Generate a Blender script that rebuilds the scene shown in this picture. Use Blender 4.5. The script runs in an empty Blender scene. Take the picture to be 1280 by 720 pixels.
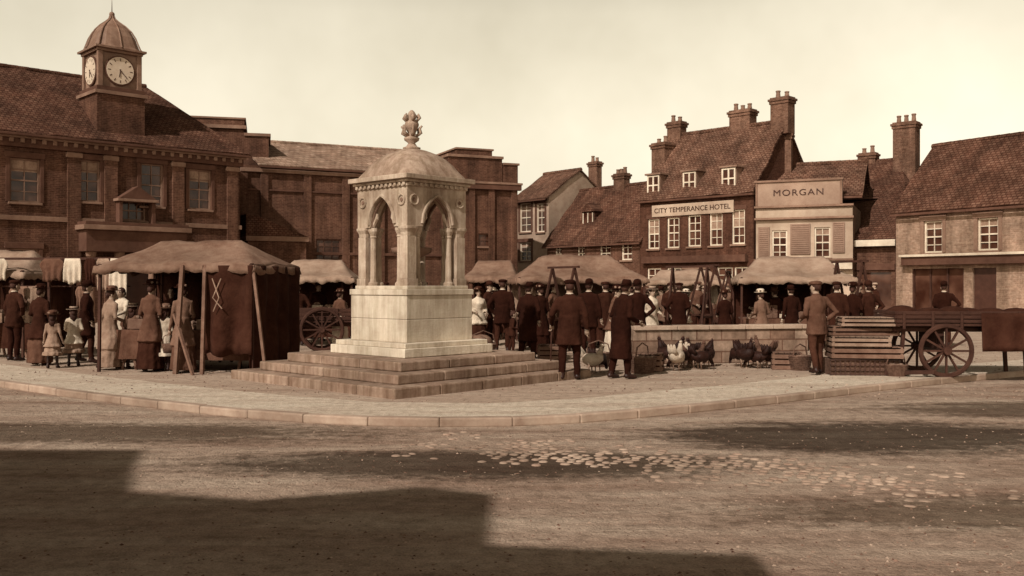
import bpy, math, random
from mathutils import Vector, Matrix, noise
from mathutils.bvhtree import BVHTree
R = random.Random(7)
FX, HZ, CH = 1200.0, 355.0, 1.65
def sv(u, d): return Vector(((u-640)/FX*d, d))
def zz(v, d): return CH+(HZ-v)/FX*d
scene = bpy.context.scene
coll = scene.collection
try:
    scene.view_settings.view_transform='Standard'; scene.view_settings.look='None'; scene.view_settings.exposure=0
except Exception: pass
def sep(l):
    l=max(l,0.001)
    return (1.0*l**0.755, l*.97, 0.80*l**1.08, 1)
# ------------------------------------------------------------------ materials
def newmat(name):
    m=bpy.data.materials.new(name); m.use_nodes=True
    nt=m.node_tree; b=nt.nodes['Principled BSDF']; return m,nt,b
def N(nt,t,**k):
    n=nt.nodes.new(t)
    for a,v in k.items(): setattr(n,a,v)
    return n
def mathn(nt,op,a,b=None,c=None):
    n=N(nt,'ShaderNodeMath',operation=op)
    for i,x in enumerate((a,b,c)):
        if x is None: continue
        if isinstance(x,(int,float)): n.inputs[i].default_value=x
        else: nt.links.new(x,n.inputs[i])
    return n.outputs[0]
def noisen(nt,vec,scale,detail=4,rough=.6):
    n=N(nt,'ShaderNodeTexNoise'); n.inputs['Scale'].default_value=scale
    n.inputs['Detail'].default_value=detail; n.inputs['Roughness'].default_value=rough
    if vec is not None: nt.links.new(vec,n.inputs['Vector'])
    return n.outputs['Fac']
def ramp(nt,fac,stops):
    r=N(nt,'ShaderNodeValToRGB'); e=r.color_ramp.elements
    while len(e)<len(stops): e.new(.5)
    for i,(p,c) in enumerate(stops):
        e[i].position=p; e[i].color=c if len(c)==4 else (*c,1)
    nt.links.new(fac,r.inputs[0]); return r.outputs[0]
def mixc(nt,fac,a,b,mode='MIX'):
    n=N(nt,'ShaderNodeMix',data_type='RGBA',blend_type=mode)
    for i,x in ((0,fac),(6,a),(7,b)):
        if isinstance(x,(int,float)): n.inputs[i].default_value=x
        elif isinstance(x,tuple): n.inputs[i].default_value=x
        else: nt.links.new(x,n.inputs[i])
    return n.outputs[2]
def bumpn(nt,b,h,strength,dist=.02,normal=None):
    n=N(nt,'ShaderNodeBump'); n.inputs['Strength'].default_value=strength; n.inputs['Distance'].default_value=dist
    nt.links.new(h,n.inputs['Height'])
    nt.links.new(n.outputs[0],b.inputs['Normal']); return n.outputs[0]
def coords(nt,kind='Object'):
    return N(nt,'ShaderNodeTexCoord').outputs[kind]
def M(name,a,b=None,scale=4,rough=.9,bump=.4,dist=.01,bscale=None,spec=.2):
    b2=b if b is not None else a*1.5
    m,nt,bs=newmat(name); c=coords(nt)
    f=noisen(nt,c,scale,4,.68); big=noisen(nt,c,scale*.17,2,.5)
    col=ramp(nt,f,[(.3,sep(a)),(.7,sep(b2))])
    st=ramp(nt,big,[(.35,(.68,.66,.64)),(.65,(1.08,1.08,1.08))])
    col=mixc(nt,1.0,col,st,'MULTIPLY'); nt.links.new(col,bs.inputs['Base Color'])
    bs.inputs['Roughness'].default_value=rough; bs.inputs['Specular IOR Level'].default_value=spec
    bumpn(nt,bs,noisen(nt,c,bscale or scale*6,2,.6),bump,dist)
    return m
def brickmat(name,a,b,mort,bw=.23,bh=.075,msize=.012,stain=.5,tile=False):
    m,nt,bs=newmat(name); c=coords(nt)
    s=N(nt,'ShaderNodeSeparateXYZ'); nt.links.new(c,s.inputs[0])
    x=mathn(nt,'ADD',s.outputs[0],s.outputs[1])
    z=s.outputs[2]
    if tile:
        x=s.outputs[0]; z=mathn(nt,'MULTIPLY',s.outputs[2],1.3)
    cb=N(nt,'ShaderNodeCombineXYZ'); nt.links.new(x,cb.inputs[0]); nt.links.new(z,cb.inputs[1])
    br=N(nt,'ShaderNodeTexBrick'); nt.links.new(cb.outputs[0],br.inputs['Vector'])
    br.inputs['Scale'].default_value=1; br.inputs['Brick Width'].default_value=bw; br.inputs['Row Height'].default_value=bh
    br.inputs['Mortar Size'].default_value=msize; br.inputs['Color1'].default_value=sep(a); br.inputs['Color2'].default_value=sep(b)
    br.inputs['Mortar'].default_value=sep(mort)
    f=noisen(nt,c,.55,5,.72)
    st=ramp(nt,f,[(.32,(1-stain,1-stain,1-stain)),(.68,(1.25,1.25,1.25))])
    col=mixc(nt,1.0,br.outputs['Color'],st,'MULTIPLY')
    # soot and rain streaks running down
    mp=N(nt,'ShaderNodeMapping'); mp.inputs['Scale'].default_value=(2.2,2.2,.25); nt.links.new(c,mp.inputs[0])
    sr=ramp(nt,noisen(nt,mp.outputs[0],1.0,4,.65),[(.38,(.6,.58,.55)),(.6,(1.05,1.05,1.05))])
    col=mixc(nt,.8,col,mixc(nt,1.0,col,sr,'MULTIPLY'))
    f2=noisen(nt,c,7,4,.7); st2=ramp(nt,f2,[(.3,(.68,.66,.64)),(.7,(1.25,1.25,1.25))])
    col=mixc(nt,1.0,col,st2,'MULTIPLY')
    nt.links.new(col,bs.inputs['Base Color']); bs.inputs['Roughness'].default_value=.92; bs.inputs['Specular IOR Level'].default_value=.1
    h=mathn(nt,'SUBTRACT',1.0,br.outputs['Fac']); h=mathn(nt,'ADD',h,mathn(nt,'MULTIPLY',f2,.8))
    bumpn(nt,bs,h,.6,.015)
    return m
def glassmat():
    m,nt,bs=newmat('window_glass'); c=coords(nt)
    f=noisen(nt,c,1.3,2,.5)
    nt.links.new(ramp(nt,f,[(.35,sep(.01)),(.7,sep(.045))]),bs.inputs['Base Color'])
    bs.inputs['Roughness'].default_value=.12; bs.inputs['Specular IOR Level'].default_value=.5
    bumpn(nt,bs,f,.2,.05); return m
def stonefix(m,k=.75):
    nt=m.node_tree; bs=nt.nodes['Principled BSDF']; src=bs.inputs['Base Color'].links[0].from_socket
    c=coords(nt)
    mp=N(nt,'ShaderNodeMapping'); mp.inputs['Scale'].default_value=(5,5,.5); nt.links.new(c,mp.inputs[0])
    f=noisen(nt,mp.outputs[0],1.6,5,.7)
    st=ramp(nt,f,[(.38,(.55,.5,.43)),(.58,(1,1,1))])
    nt.links.new(mixc(nt,k,src,mixc(nt,1.0,src,st,'MULTIPLY')),bs.inputs['Base Color'])
    return m
STONE=stonefix(M('weathered_limestone',.27,.44,5,.85,.5,.012))
STONEP=stonefix(M('pedestal_limestone',.46,.62,4,.85,.5,.012),.5)
STEPM=stonefix(M('step_stone',.15,.27,4,.9,.5,.012))
DOMEM=stonefix(M('dome_stone',.19,.31,6,.9,.5,.012))
GLASS=glassmat()
BR_DARK=brickmat('dark_brick',.03,.052,.07,stain=.5)
BR_MID=brickmat('red_brick',.034,.06,.075,stain=.45)
BR_HOTEL=brickmat('hotel_brick',.022,.038,.045,stain=.4)
BR_LIGHT=brickmat('pale_brick',.15,.22,.2,stain=.4)
BR_CH=brickmat('chimney_brick',.055,.095,.1,stain=.4)
TILE=brickmat('roof_tiles',.065,.105,.03,.2,.14,.02,.5,True)
TILE_D=brickmat('dark_roof_tiles',.042,.075,.022,.2,.14,.02,.5,True)
SLATE=brickmat('roof_slates',.17,.24,.09,.3,.22,.015,.3,True)
STUC=M('pale_stucco',.25,.36,2,.9,.3)
STUC2=M('buff_render',.2,.3,2,.9,.3)
TRIM=M('stone_trim',.09,.15,3,.9,.4)
TRIMD=M('dark_trim',.03,.055,3,.9,.4)
WHITE=M('white_paint',.42,.58,3,.6,.2)
DIAL=M('clock_dial',.36,.46,3,.6,.1)
PAINTD=M('dark_paint',.012,.025,3,.5,.2,spec=.3)
SHUT=M('shutter_paint',.11,.16,3,.6,.2)
SIGNM=M('signboard_paint',.15,.22,2,.7,.2)
LETTER=M('letter_paint',.015,.025,3,.6,.1)
LEAD=M('lead_sheet',.09,.16,3,.6,.3)
WOOD=M('weathered_wood',.06,.12,6,.85,.5)
WOODD=M('dark_wood',.014,.03,6,.8,.5)
WOODL=M('pale_wood',.14,.24,6,.85,.5)
def clothm(name,a,b,s=9): return M(name,a,b,s,.95,.6,.02,bscale=14,spec=.06)
CANV=clothm('stall_canvas',.08,.17,3)
CANVL=clothm('pale_canvas',.15,.27,3)
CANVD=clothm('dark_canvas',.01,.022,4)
CLOTHS=[clothm('black_cloth',.005,.009),clothm('charcoal_cloth',.009,.018),clothm('brown_cloth',.018,.032),
        clothm('grey_tweed',.04,.07),clothm('fawn_cloth',.14,.23),clothm('white_linen',.38,.54),clothm('mid_cloth',.075,.12)]
SKIN=M('skin',.2,.28,8,.6,.1); HAIR=M('hair',.01,.025,30,.7,.5); EYE=M('eye',.008,.01,5,.3,0)
LEATH=M('boot_leather',.006,.012,8,.5,.2,spec=.3)
STRAW=M('straw_hat',.2,.3,30,.8,.6)
IRON=M('iron',.015,.03,6,.5,.3,spec=.4)
WICK=M('wicker',.04,.12,25,.85,.9,.02)
FEB=M('black_feathers',.005,.01,20,.6,.6,.01); FEW=M('white_feathers',.35,.5,20,.8,.6,.01); FEBR=M('brown_feathers',.03,.08,20,.8,.6,.01)
COMB=M('comb',.07,.1,10); VEG=M('vegetables',.05,.22,14,.8,.6,.02)
# ------------------------------------------------------------------ mesh builder
class MB:
    def __init__(s): s.V=[];s.F=[];s.I=[];s.mats=[]
    def mi(s,m):
        if m not in s.mats: s.mats.append(m)
        return s.mats.index(m)
    def add(s,vs,fs,m,T=None):
        o=len(s.V); i=s.mi(m)
        for v in vs:
            v=Vector(v); s.V.append(T@v if T else v)
        for f in fs: s.F.append([o+k for k in f]); s.I.append(i)
    def box(s,a,b,m,T=None):
        x0,x1=sorted((a[0],b[0]));y0,y1=sorted((a[1],b[1]));z0,z1=sorted((a[2],b[2]))
        s.add([(x0,y0,z0),(x1,y0,z0),(x1,y1,z0),(x0,y1,z0),(x0,y0,z1),(x1,y0,z1),(x1,y1,z1),(x0,y1,z1)],
              [(0,3,2,1),(4,5,6,7),(0,1,5,4),(1,2,6,5),(2,3,7,6),(3,0,4,7)],m,T)
    def beam(s,a,b,w,m,h=None):
        a=Vector(a);b=Vector(b);d=(b-a);L=d.length;d.normalize()
        up=Vector((0,0,1)) if abs(d.z)<.95 else Vector((0,1,0))
        x=d.cross(up).normalized();y=x.cross(d)
        h=h or w
        T=Matrix((( x.x,d.x,y.x,a.x),(x.y,d.y,y.y,a.y),(x.z,d.z,y.z,a.z),(0,0,0,1)))
        s.box((-w/2,0,-h/2),(w/2,L,h/2),m,T)
    def tube(s,pts,rad,m,n=8,flat=1.0,T=None,cap=True):
        pts=[Vector(p) for p in pts]; vs=[];fs=[]; px=None
        for i,p in enumerate(pts):
            t=(pts[min(i+1,len(pts)-1)]-pts[max(i-1,0)]).normalized()
            if px is None:
                up=Vector((0,1,0)) if abs(t.y)<.8 else Vector((1,0,0))
                px=up.cross(t).normalized()
            else:
                px=(px-t*px.dot(t)).normalized()
            py=t.cross(px); r=rad[i] if isinstance(rad,(list,tuple)) else rad
            for k in range(n):
                a=2*math.pi*k/n; vs.append(p+px*math.cos(a)*r+py*math.sin(a)*r*flat)
        for i in range(len(pts)-1):
            for k in range(n):
                k2=(k+1)%n; fs.append((i*n+k,i*n+k2,(i+1)*n+k2,(i+1)*n+k))
        if cap:
            fs.append(tuple(reversed(range(n)))); fs.append(tuple(range((len(pts)-1)*n,len(pts)*n)))
        s.add(vs,fs,m,T)
    def vloft(s,rings,m,n=16,fold=0,nf=9,ph=0,T=None,sq=2.0):
        vs=[];fs=[]
        for i,(x,y,z,rx,ry) in enumerate(rings):
            g=fold*(1-i/(len(rings)-1))if fold else 0
            for k in range(n):
                a=2*math.pi*k/n; q=1+g*math.sin(nf*a+ph)+g*.6*math.sin((nf*.5//1+2)*a+ph*2)
                ca,sa=math.cos(a),math.sin(a)
                if sq!=2.0:
                    w=(abs(ca)**sq+abs(sa)**sq)**(-1/sq); ca*=w; sa*=w
                vs.append((x+rx*ca*q,y+ry*sa*q,z))
        L=len(rings)
        for i in range(L-1):
            for k in range(n):
                k2=(k+1)%n; fs.append((i*n+k,i*n+k2,(i+1)*n+k2,(i+1)*n+k))
        fs.append(tuple(reversed(range(n)))); fs.append(tuple(range((L-1)*n,L*n)))
        s.add(vs,fs,m,T)
    def ell(s,c,r,m,n=12,T=None,half=False):
        c=Vector(c); rr=[]
        L=7 if not half else 4
        for i in range(L+1):
            a=-math.pi/2+math.pi*i/L if not half else math.pi/2*i/L
            q=max(math.cos(a),.04); rr.append((c.x,c.y,c.z+r[2]*math.sin(a),r[0]*q,r[1]*q))
        s.vloft(rr,m,n,T=T)
    def patch(s,a,b,c,d,nx,ny,m,jit=0,sag=0,T=None,seed=0):
        a,b,c,d=[Vector(p) for p in (a,b,c,d)]; vs=[];fs=[]
        nrm=(b-a).cross(d-a).normalized()
        for j in range(ny+1):
            for i in range(nx+1):
                u=i/nx;v=j/ny; p=(a*(1-u)+b*u)*(1-v)+(d*(1-u)+c*u)*v
                q=noise.noise(p*.9+Vector((seed,0,0)))*jit+noise.noise(p*3)*jit*.4-sag*4*u*(1-u)*.5-sag*4*v*(1-v)*.5
                vs.append(p+nrm*q)
        for j in range(ny):
            for i in range(nx):
                k=j*(nx+1)+i; fs.append((k,k+1,k+nx+2,k+nx+1))
        s.add(vs,fs,m,T)
    def obj(s,name,parent=None,loc=None,rz=0,smooth=False,bevel=0,solid=0):
        me=bpy.data.meshes.new(name); me.from_pydata([tuple(v) for v in s.V],[],s.F)
        for m in s.mats: me.materials.append(m)
        me.polygons.foreach_set('material_index',s.I)
        if smooth: me.polygons.foreach_set('use_smooth',[True]*len(s.F))
        me.update(); o=bpy.data.objects.new(name,me); coll.objects.link(o)
        if parent: o.parent=parent
        if loc is not None: o.location=loc
        o.rotation_euler[2]=rz
        if solid:
            q=o.modifiers.new('s','SOLIDIFY'); q.thickness=solid; q.offset=0
        if bevel:
            q=o.modifiers.new('b','BEVEL'); q.width=bevel; q.segments=2; q.limit_method='ANGLE'; q.angle_limit=math.radians(50)
        return o
def empty(name,loc=(0,0,0),rz=0):
    e=bpy.data.objects.new(name,None); e.location=loc; e.rotation_euler[2]=rz; e.empty_display_size=.3; coll.objects.link(e); return e
def text(name,txt,size,mat,parent,loc,wid=None,ext=.012,space=1.0):
    c=bpy.data.curves.new(name,'FONT'); c.body=txt; c.size=size; c.extrude=ext; c.align_x='CENTER'; c.align_y='CENTER'; c.space_character=space
    c.materials.append(mat); o=bpy.data.objects.new(name,c); coll.objects.link(o); o.parent=parent; o.location=loc
    o.rotation_euler=(math.radians(90),0,0)
    if wid:
        bpy.context.view_layer.update(); w=o.dimensions.x
        if w>0: o.scale.x=wid/w
    return o
# ------------------------------------------------------------------ buildings
class Bld:
    def __init__(s,name,u1,d1,u2,d2):
        s.a=sv(u1,d1); b=sv(u2,d2); s.dir=(b-s.a); s.L=s.dir.length; s.dir.normalize(); s.name=name
        s.e=empty(name,(s.a.x,s.a.y,0),math.atan2(s.dir.y,s.dir.x))
        s.w=MB(); s.r=MB(); s.win=MB(); s.det=MB(); s.op=[]
    def S(s,u,y=0):
        k=(u-640)/FX; a=s.a+Vector((-s.dir.y,s.dir.x))*y
        return (k*a.y-a.x)/(s.dir.x-k*s.dir.y)
    def D(s,u,y=0):
        a=s.a+Vector((-s.dir.y,s.dir.x))*y; return a.y+s.S(u,y)*s.dir.y
    def Z(s,u,v,y=0): return zz(v,s.D(u,y))
    def R(s,u0,u1,v0,v1,y=0):
        um=(u0+u1)/2; return s.S(u0,y),s.S(u1,y),s.Z(um,v1,y),s.Z(um,v0,y)
    def front(s,x0,x1,z1,m,z0=0):
        ops=[o for o in s.op]
        xs=sorted({x0,x1,*[o[0] for o in ops],*[o[1] for o in ops]}); zs=sorted({z0,z1,*[o[2] for o in ops],*[o[3] for o in ops]})
        xs=[x for x in xs if x0<=x<=x1]; zs=[z for z in zs if z0<=z<=z1]
        for i in range(len(xs)-1):
            for j in range(len(zs)-1):
                cx=(xs[i]+xs[i+1])/2;cz=(zs[j]+zs[j+1])/2
                if any(o[0]<cx<o[1] and o[2]<cz<o[3] for o in ops): continue
                s.w.add([(xs[i],0,zs[j]),(xs[i+1],0,zs[j]),(xs[i+1],0,zs[j+1]),(xs[i],0,zs[j+1])],[(0,1,2,3)],m)
        D=.16
        for o in ops:
            a,b,c,d=o
            s.w.add([(a,0,c),(b,0,c),(b,0,d),(a,0,d),(a,D,c),(b,D,c),(b,D,d),(a,D,d)],[(0,1,5,4),(1,2,6,5),(2,3,7,6),(3,0,4,7)],m)
    def window(s,x0,x1,z0,z1,nx=2,ny=4,fm=None,sill=True,lint=None,blind=0,surround=None,fw=.07):
        fm=fm or WHITE; s.op.append((x0,x1,z0,z1)); w=s.win
        w.add([(x0,.13,z0),(x1,.13,z0),(x1,.13,z1),(x0,.13,z1)],[(0,1,2,3)],GLASS)
        w.box((x0,.06,z0),(x0+fw,.125,z1),fm); w.box((x1-fw,.06,z0),(x1,.125,z1),fm)
        w.box((x0+fw,.063,z0),(x1-fw,.122,z0+fw),fm); w.box((x0+fw,.063,z1-fw),(x1-fw,.122,z1),fm)
        for i in range(1,nx):
            x=x0+(x1-x0)*i/nx; w.box((x-.018,.085,z0+fw),(x+.018,.12,z1-fw),fm)
        for j in range(1,ny):
            z=z0+(z1-z0)*j/ny; t=.03 if j==ny//2 else .018
            w.box((x0+fw,.08 if j==ny//2 else .088,z-t),(x1-fw,.118,z+t),fm)
        if blind: w.box((x0+fw,.122,z1-(z1-z0)*blind),(x1-fw,.126,z1-fw),CLOTHS[4])
        if sill: s.det.box((x0-.08,-.1,z0-.1),(x1+.08,.05,z0-.004),TRIM)
        if lint: s.det.box((x0-.1,-.03,z1+.004),(x1+.1,.03,z1+.22),lint)
        if surround:
            s.det.box((x0-.16,-.04,z0),(x0-.004,.03,z1),surround); s.det.box((x1+.004,-.04,z0),(x1+.16,.03,z1),surround)
            s.det.box((x0-.2,-.06,z1+.004),(x1+.2,.03,z1+.25),surround)
    def sides(s,x0,x1,dep,z1,m,gl=None,gr=None,z0=0):
        w=s.w
        for x,g in ((x0,gl),(x1,gr)):
            v=[(x,0,z0),(x,dep,z0),(x,dep,z1),(x,0,z1)]
            if g: v=[(x,0,z0),(x,dep,z0),(x,dep,z1),(x,g[0],g[1]),(x,0,z1)]
            w.add(v,[tuple(range(len(v)))],m)
        w.add([(x0,dep,z0),(x1,dep,z0),(x1,dep,z1),(x0,dep,z1)],[(0,1,2,3)],m)
    def roof(s,x0,x1,dep,z1,yr,zr,m,hl=0,hr=0,o=.25,jit=.06):
        drop=o*(zr-z1)/yr; ze=z1-drop+.06; r=s.r; zr2=zr+.06
        xa,xb=x0-(o if hl else .12),x1+(o if hr else .12); ra,rb=(x0+hl if hl else xa),(x1-hr if hr else xb)
        n=max(6,int((xb-xa)/.5))
        r.patch((xa,-o,ze),(xb,-o,ze),(rb,yr,zr2),(ra,yr,zr2),n,8,m,jit)
        r.patch((xb,dep+o,ze),(xa,dep+o,ze),(ra,yr,zr2),(rb,yr,zr2),n,8,m,jit)
        if hl: r.patch((xa,dep+o,ze),(xa,-o,ze),(ra,yr,zr2),(ra,yr,zr2),6,6,m,0)
        if hr: r.patch((xb,-o,ze),(xb,dep+o,ze),(rb,yr,zr2),(rb,yr,zr2),6,6,m,0)
        k=ra
        while k<rb-.05:
            s.r.tube([(k,yr,zr2+.02),(min(k+.43,rb),yr,zr2+.03)],.1,m,8); k+=.45
        s.det.box((xa+.02,-o-.07,ze-.12),(xb-.02,-o-.002,ze-.02),TRIMD)
    def chimney(s,x,y,w,d,z0,z1,pots=2,m=None):
        m=m or BR_CH; q=s.det
        q.box((x-w/2,y-d/2,z0),(x+w/2,y+d/2,z1-.35),m)
        q.box((x-w/2-.05,y-d/2-.05,z1-.35),(x+w/2+.05,y+d/2+.05,z1-.2),m)
        q.box((x-w/2-.1,y-d/2-.1,z1-.2),(x+w/2+.1,y+d/2+.1,z1-.08),m)
        q.box((x-w/2-.02,y-d/2-.02,z1-.08),(x+w/2+.02,y+d/2+.02,z1),m)
        for i in range(pots):
            px=x-w/2+w*(i+.5)/pots; h=R.uniform(.25,.5)
            q.vloft([(px,y,z1-.01,.13,.13),(px,y,z1+h*.8,.1,.1),(px,y,z1+h*.82,.13,.13),(px,y,z1+h,.12,.12)],TRIM,10)
    def done(s):
        if s.w.V: s.w.obj('walls',s.e)
        if s.r.V: s.r.obj('roof',s.e,solid=.08)
        if s.win.V: s.win.obj('windows',s.e)
        if s.det.V: s.det.obj('trim_and_chimneys',s.e,bevel=.012)

# --- corn exchange (clock building)
b=Bld('corn_exchange',83,40.5,300,46); L=b.L
for u0,u1,v0,v1 in ((95,125,200,252),(176,204,205,258),(236,264,212,262)):
    x0,x1,z0,z1=b.R(u0,u1,v0,v1); b.window(x0,x1,z0,z1,2,4,TRIM,True,None,R.choice([0,.3]),TRIMD)
for x in (-2.2,-5.2): b.window(x,x+1.15,5.0,6.8,2,4,TRIM,True,None,.3,TRIMD)
for x in (-5.2,-2.2,4.9,6.4): b.window(x,x+1.1,1.1,3.1,2,4,TRIM,True,None,0,TRIMD)
x0,x1,z0,z1=b.R(152,182,251,276); b.window(x0,x1,z0,z1,3,2,TRIM)
b.op.append((2.2,3.6,0,2.6)); b.win.box((2.2,.12,0),(3.6,.15,2.6),PAINTD)
b.front(-9,L,7.9,BR_DARK); b.sides(-9,L,9,7.9,BR_DARK)
b.roof(-9,L,9,8.0,4.5,11.3,TILE_D,0,2.7,.35)
q=b.det
q.box((-9.1,-.28,7.6),(L+.2,.0,7.78),TRIM); q.box((-9.05,-.16,7.25),(L+.1,-.002,7.6),TRIMD)
q.box((-9.05,-.1,4.25),(L+.05,-.002,4.45),TRIM)
k=-9.0
while k<L: q.box((k,-.24,7.42),(k+.16,-.161,7.6),TRIM); k+=.42
for u in (92,138,222,290):
    x=b.S(u); q.box((x-.28,-.12,0),(x+.28,-.003,7.25),BR_MID); q.box((x-.33,-.15,7.0),(x+.33,-.004,7.2),TRIM)
x0,x1,z0,z1=b.R(142,190,238,250)
q.add([(x0,-.6,z0),(x1,-.6,z0),((x0+x1)/2,-.6,z1+.15),(x0,0,z0),(x1,0,z0),((x0+x1)/2,0,z1+.15)],[(0,1,2),(0,2,5,3),(1,4,5,2),(0,3,4,1)],TRIMD)
q.box((x0-.06,-.65,z0-.12),(x1+.06,-.003,z0-.003),TRIM)
for x in (x0+.05,x1-.2): q.box((x,-.5,z0-1.1),(x+.16,-.004,z0-.12),TRIMD)
x0,x1,z0,z1=b.R(97,222,280,316)
q.box((x0,-1.0,z0),(x1,-.003,z1-.35),TRIMD); q.box((x0-.15,-1.15,z1-.35),(x1+.15,-.004,z1-.15),TRIM); q.box((x0-.05,-1.05,z1-.15),(x1+.05,-.004,z1),TRIMD)
for x in (x0+.3,x0+1.5,x1-1.5,x1-.3): q.vloft([(x,-.7,0,.22,.22),(x,-.7,.2,.2,.2),(x,-.7,.25,.16,.16),(x,-.7,z0-.25,.14,.14),(x,-.7,z0-.2,.2,.2),(x,-.7,z0,.22,.22)],TRIM,14)
tc=b.S(141,1.2); t=MB(); y=1.3
t.box((tc-1.05,y-1.05,7.9),(tc+1.05,y+1.05,9.95),BR_DARK); t.box((tc-1.15,y-1.15,9.95),(tc+1.15,y+1.15,10.1),TRIM); t.box((tc-1.05,y-1.05,10.1),(tc+1.05,y+1.05,10.3),TRIMD)
t.box((tc-.86,y-.86,10.3),(tc+.86,y+.86,11.85),LEAD)
for sx in (-1,1):
    for sy in (-1,1): t.box((tc+sx*.86-.1,y+sy*.86-.1,10.3),(tc+sx*.86+.1,y+sy*.86+.1,11.85),TRIM)
t.box((tc-1.0,y-1.0,11.85),(tc+1.0,y+1.0,11.97),TRIM); t.box((tc-1.12,y-1.12,11.97),(tc+1.12,y+1.12,12.06),LEAD)
for ang in (0,math.pi/2,math.pi,-math.pi/2):
    T=Matrix.Translation((tc,y,11.07))@Matrix.Rotation(ang,4,'Z')
    T2=T@Matrix.Translation((0,-.87,0))@Matrix.Rotation(math.radians(90),4,'X')
    t.vloft([(0,0,0,.66,.66),(0,0,.07,.66,.66)],TRIMD,32,T=T2); t.vloft([(0,0,.072,.6,.6),(0,0,.09,.6,.6)],DIAL,32,T=T2)
    for k in range(12):
        t.box((-.018,.42,.092),(.018,.54,.1),PAINTD,T2@Matrix.Rotation(math.pi*k/6,4,'Z'))
    t.box((-.022,-.06,.102),(.022,.3,.112),PAINTD,T2@Matrix.Rotation(3.0,4,'Z')); t.box((-.018,-.06,.114),(.018,.45,.122),PAINTD,T2@Matrix.Rotation(-2.4,4,'Z'))
pr=[(1.12,12.06),(1.05,12.15),(.98,12.35),(.88,12.65),(.72,12.95),(.5,13.2),(.26,13.4),(.12,13.55),(.07,13.7)]
t.vloft([(tc,y,z,r,r) for r,z in pr],LEAD,32,sq=3.5)
for k in range(8):
    a=k*math.pi/4; t.tube([(tc+r*1.03*math.cos(a)*(1.19 if k%2 else 1),y+r*1.03*math.sin(a)*(1.19 if k%2 else 1),z) for r,z in pr],.035,LEAD,5)
t.ell((tc,y,13.75),(.12,.12,.12),LEAD); t.tube([(tc,y,13.7),(tc,y,14.4)],[.03,.01],IRON,6)
t.obj('clock_turret',b.e,bevel=.01); b.done()
b=Bld('corn_exchange_annexe',238,50.5,336,51.5)
xm=b.S(305)
b.front(0,xm,9.9,BR_DARK); b.sides(0,xm,7,9.9,BR_DARK)
b.det.box((-.12,-.15,9.9),(xm+.12,7.1,10.08),TRIM); b.det.box((-.02,-.05,10.08),(xm+.02,7,10.4),BR_MID); b.det.box((-.1,-.12,10.4),(xm+.1,7.1,10.5),TRIM)
b.det.box((xm+.004,-.3,0),(b.L,3,9.5),BR_DARK); b.det.box((xm+.003,-.4,9.5),(b.L+.1,3.1,9.66),TRIM); b.done()
# --- assembly hall
b=Bld('assembly_hall',300,49.4,562,54.8); L=b.L
x0,x1,z0,z1=b.R(395,426,299,325); b.window(x0,x1,z0,z1,3,3,TRIMD,True,None,0,None)
b.front(0,L,7.8,BR_MID); b.sides(0,L,10,7.8,BR_MID); b.roof(b.S(325),L,10,7.85,5,9.7,SLATE,0,0,.3)
b.det.box((0,-.2,7.45),(L,-.002,7.65),TRIM); b.det.box((0,-.1,6.5),(L,-.003,6.6),TRIMD); b.det.box((0,-.13,3.2),(L,-.003,3.35),TRIMD)
for u in (304,330,384,432,476,520): x=b.S(u); b.det.box((x-.2,-.14,0),(x+.2,-.004,7.45),BR_MID)
x0=b.S(302);x1=b.S(374)
b.det.box((x0,-1.4,0),(x1,-.15,b.Z(340,303)),BR_DARK); b.det.box((x0-.1,-1.55,b.Z(340,303)),(x1+.1,-.16,b.Z(340,297)),TRIM)
za=b.Z(340,297)
b.det.add([(x0-.1,-1.5,za),(x1+.1,-1.5,za),(x0+.5,-1.5,za+1),(x0-.1,-1.5,za+1.1),(x0-.1,-.15,za),(x1+.1,-.15,za),(x0+.5,-.15,za+1),(x0-.1,-.15,za+1.1)],[(0,1,2,3),(1,5,6,2),(3,2,6,7),(0,3,7,4)],TILE_D)
b.done()
# --- pedimented block
b=Bld('exchange_pavilion',560,53.5,647,55.2); L=b.L
x0,x1,z0,z1=b.R(598,614,292,308); b.window(x0,x1,z0,z1,2,2,TRIMD)
b.front(0,L,7.3,BR_DARK); b.sides(0,L,8,7.3,BR_DARK)
q=b.det; q.box((-.15,-.25,7.0),(L+.15,-.002,7.3),TRIMD); q.box((-.2,-.3,7.3),(L+.2,8,7.42),TRIM)
q.box((0,-.1,7.42),(L-1.0,4,8.75),BR_DARK); q.box((-.08,-.2,8.75),(L-.95,4.05,8.9),TRIM); q.box((.5,-.05,8.9),(L-1.6,3.5,9.2),BR_DARK); q.box((.42,-.12,9.2),(L-1.52,3.6,9.3),TRIM)
q.box((L-.98,-.05,7.42),(L,4,8.45),BR_DARK); q.box((L-.94,-.12,8.45),(L+.08,4.1,8.57),TRIM)
for x in (.2,1.4,2.6,L-.25): q.box((x-.18,-.14,0),(x+.18,-.003,7.0),BR_DARK)
b.done()
# --- tall pale house
b=Bld('pale_house',646,64,686,61.5); L=b.L
for r in ((650,664,254,290),(650,664,303,326),(671,681,254,290)):
    x0,x1,z0,z1=b.R(*r); b.window(x0,x1,z0,z1,2,4,WHITE,True,None,.3,TRIMD)
b.front(-.2,L,7.3,STUC2); b.sides(-.2,L,5.4,7.3,STUC2,None,(2.7,9.1)); b.roof(-.2,L,5.4,7.3,2.7,9.1,TILE,0,0,.35)
b.chimney(L-.5,4.6,.8,.5,7.5,9.9,2)
b.done()
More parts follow.
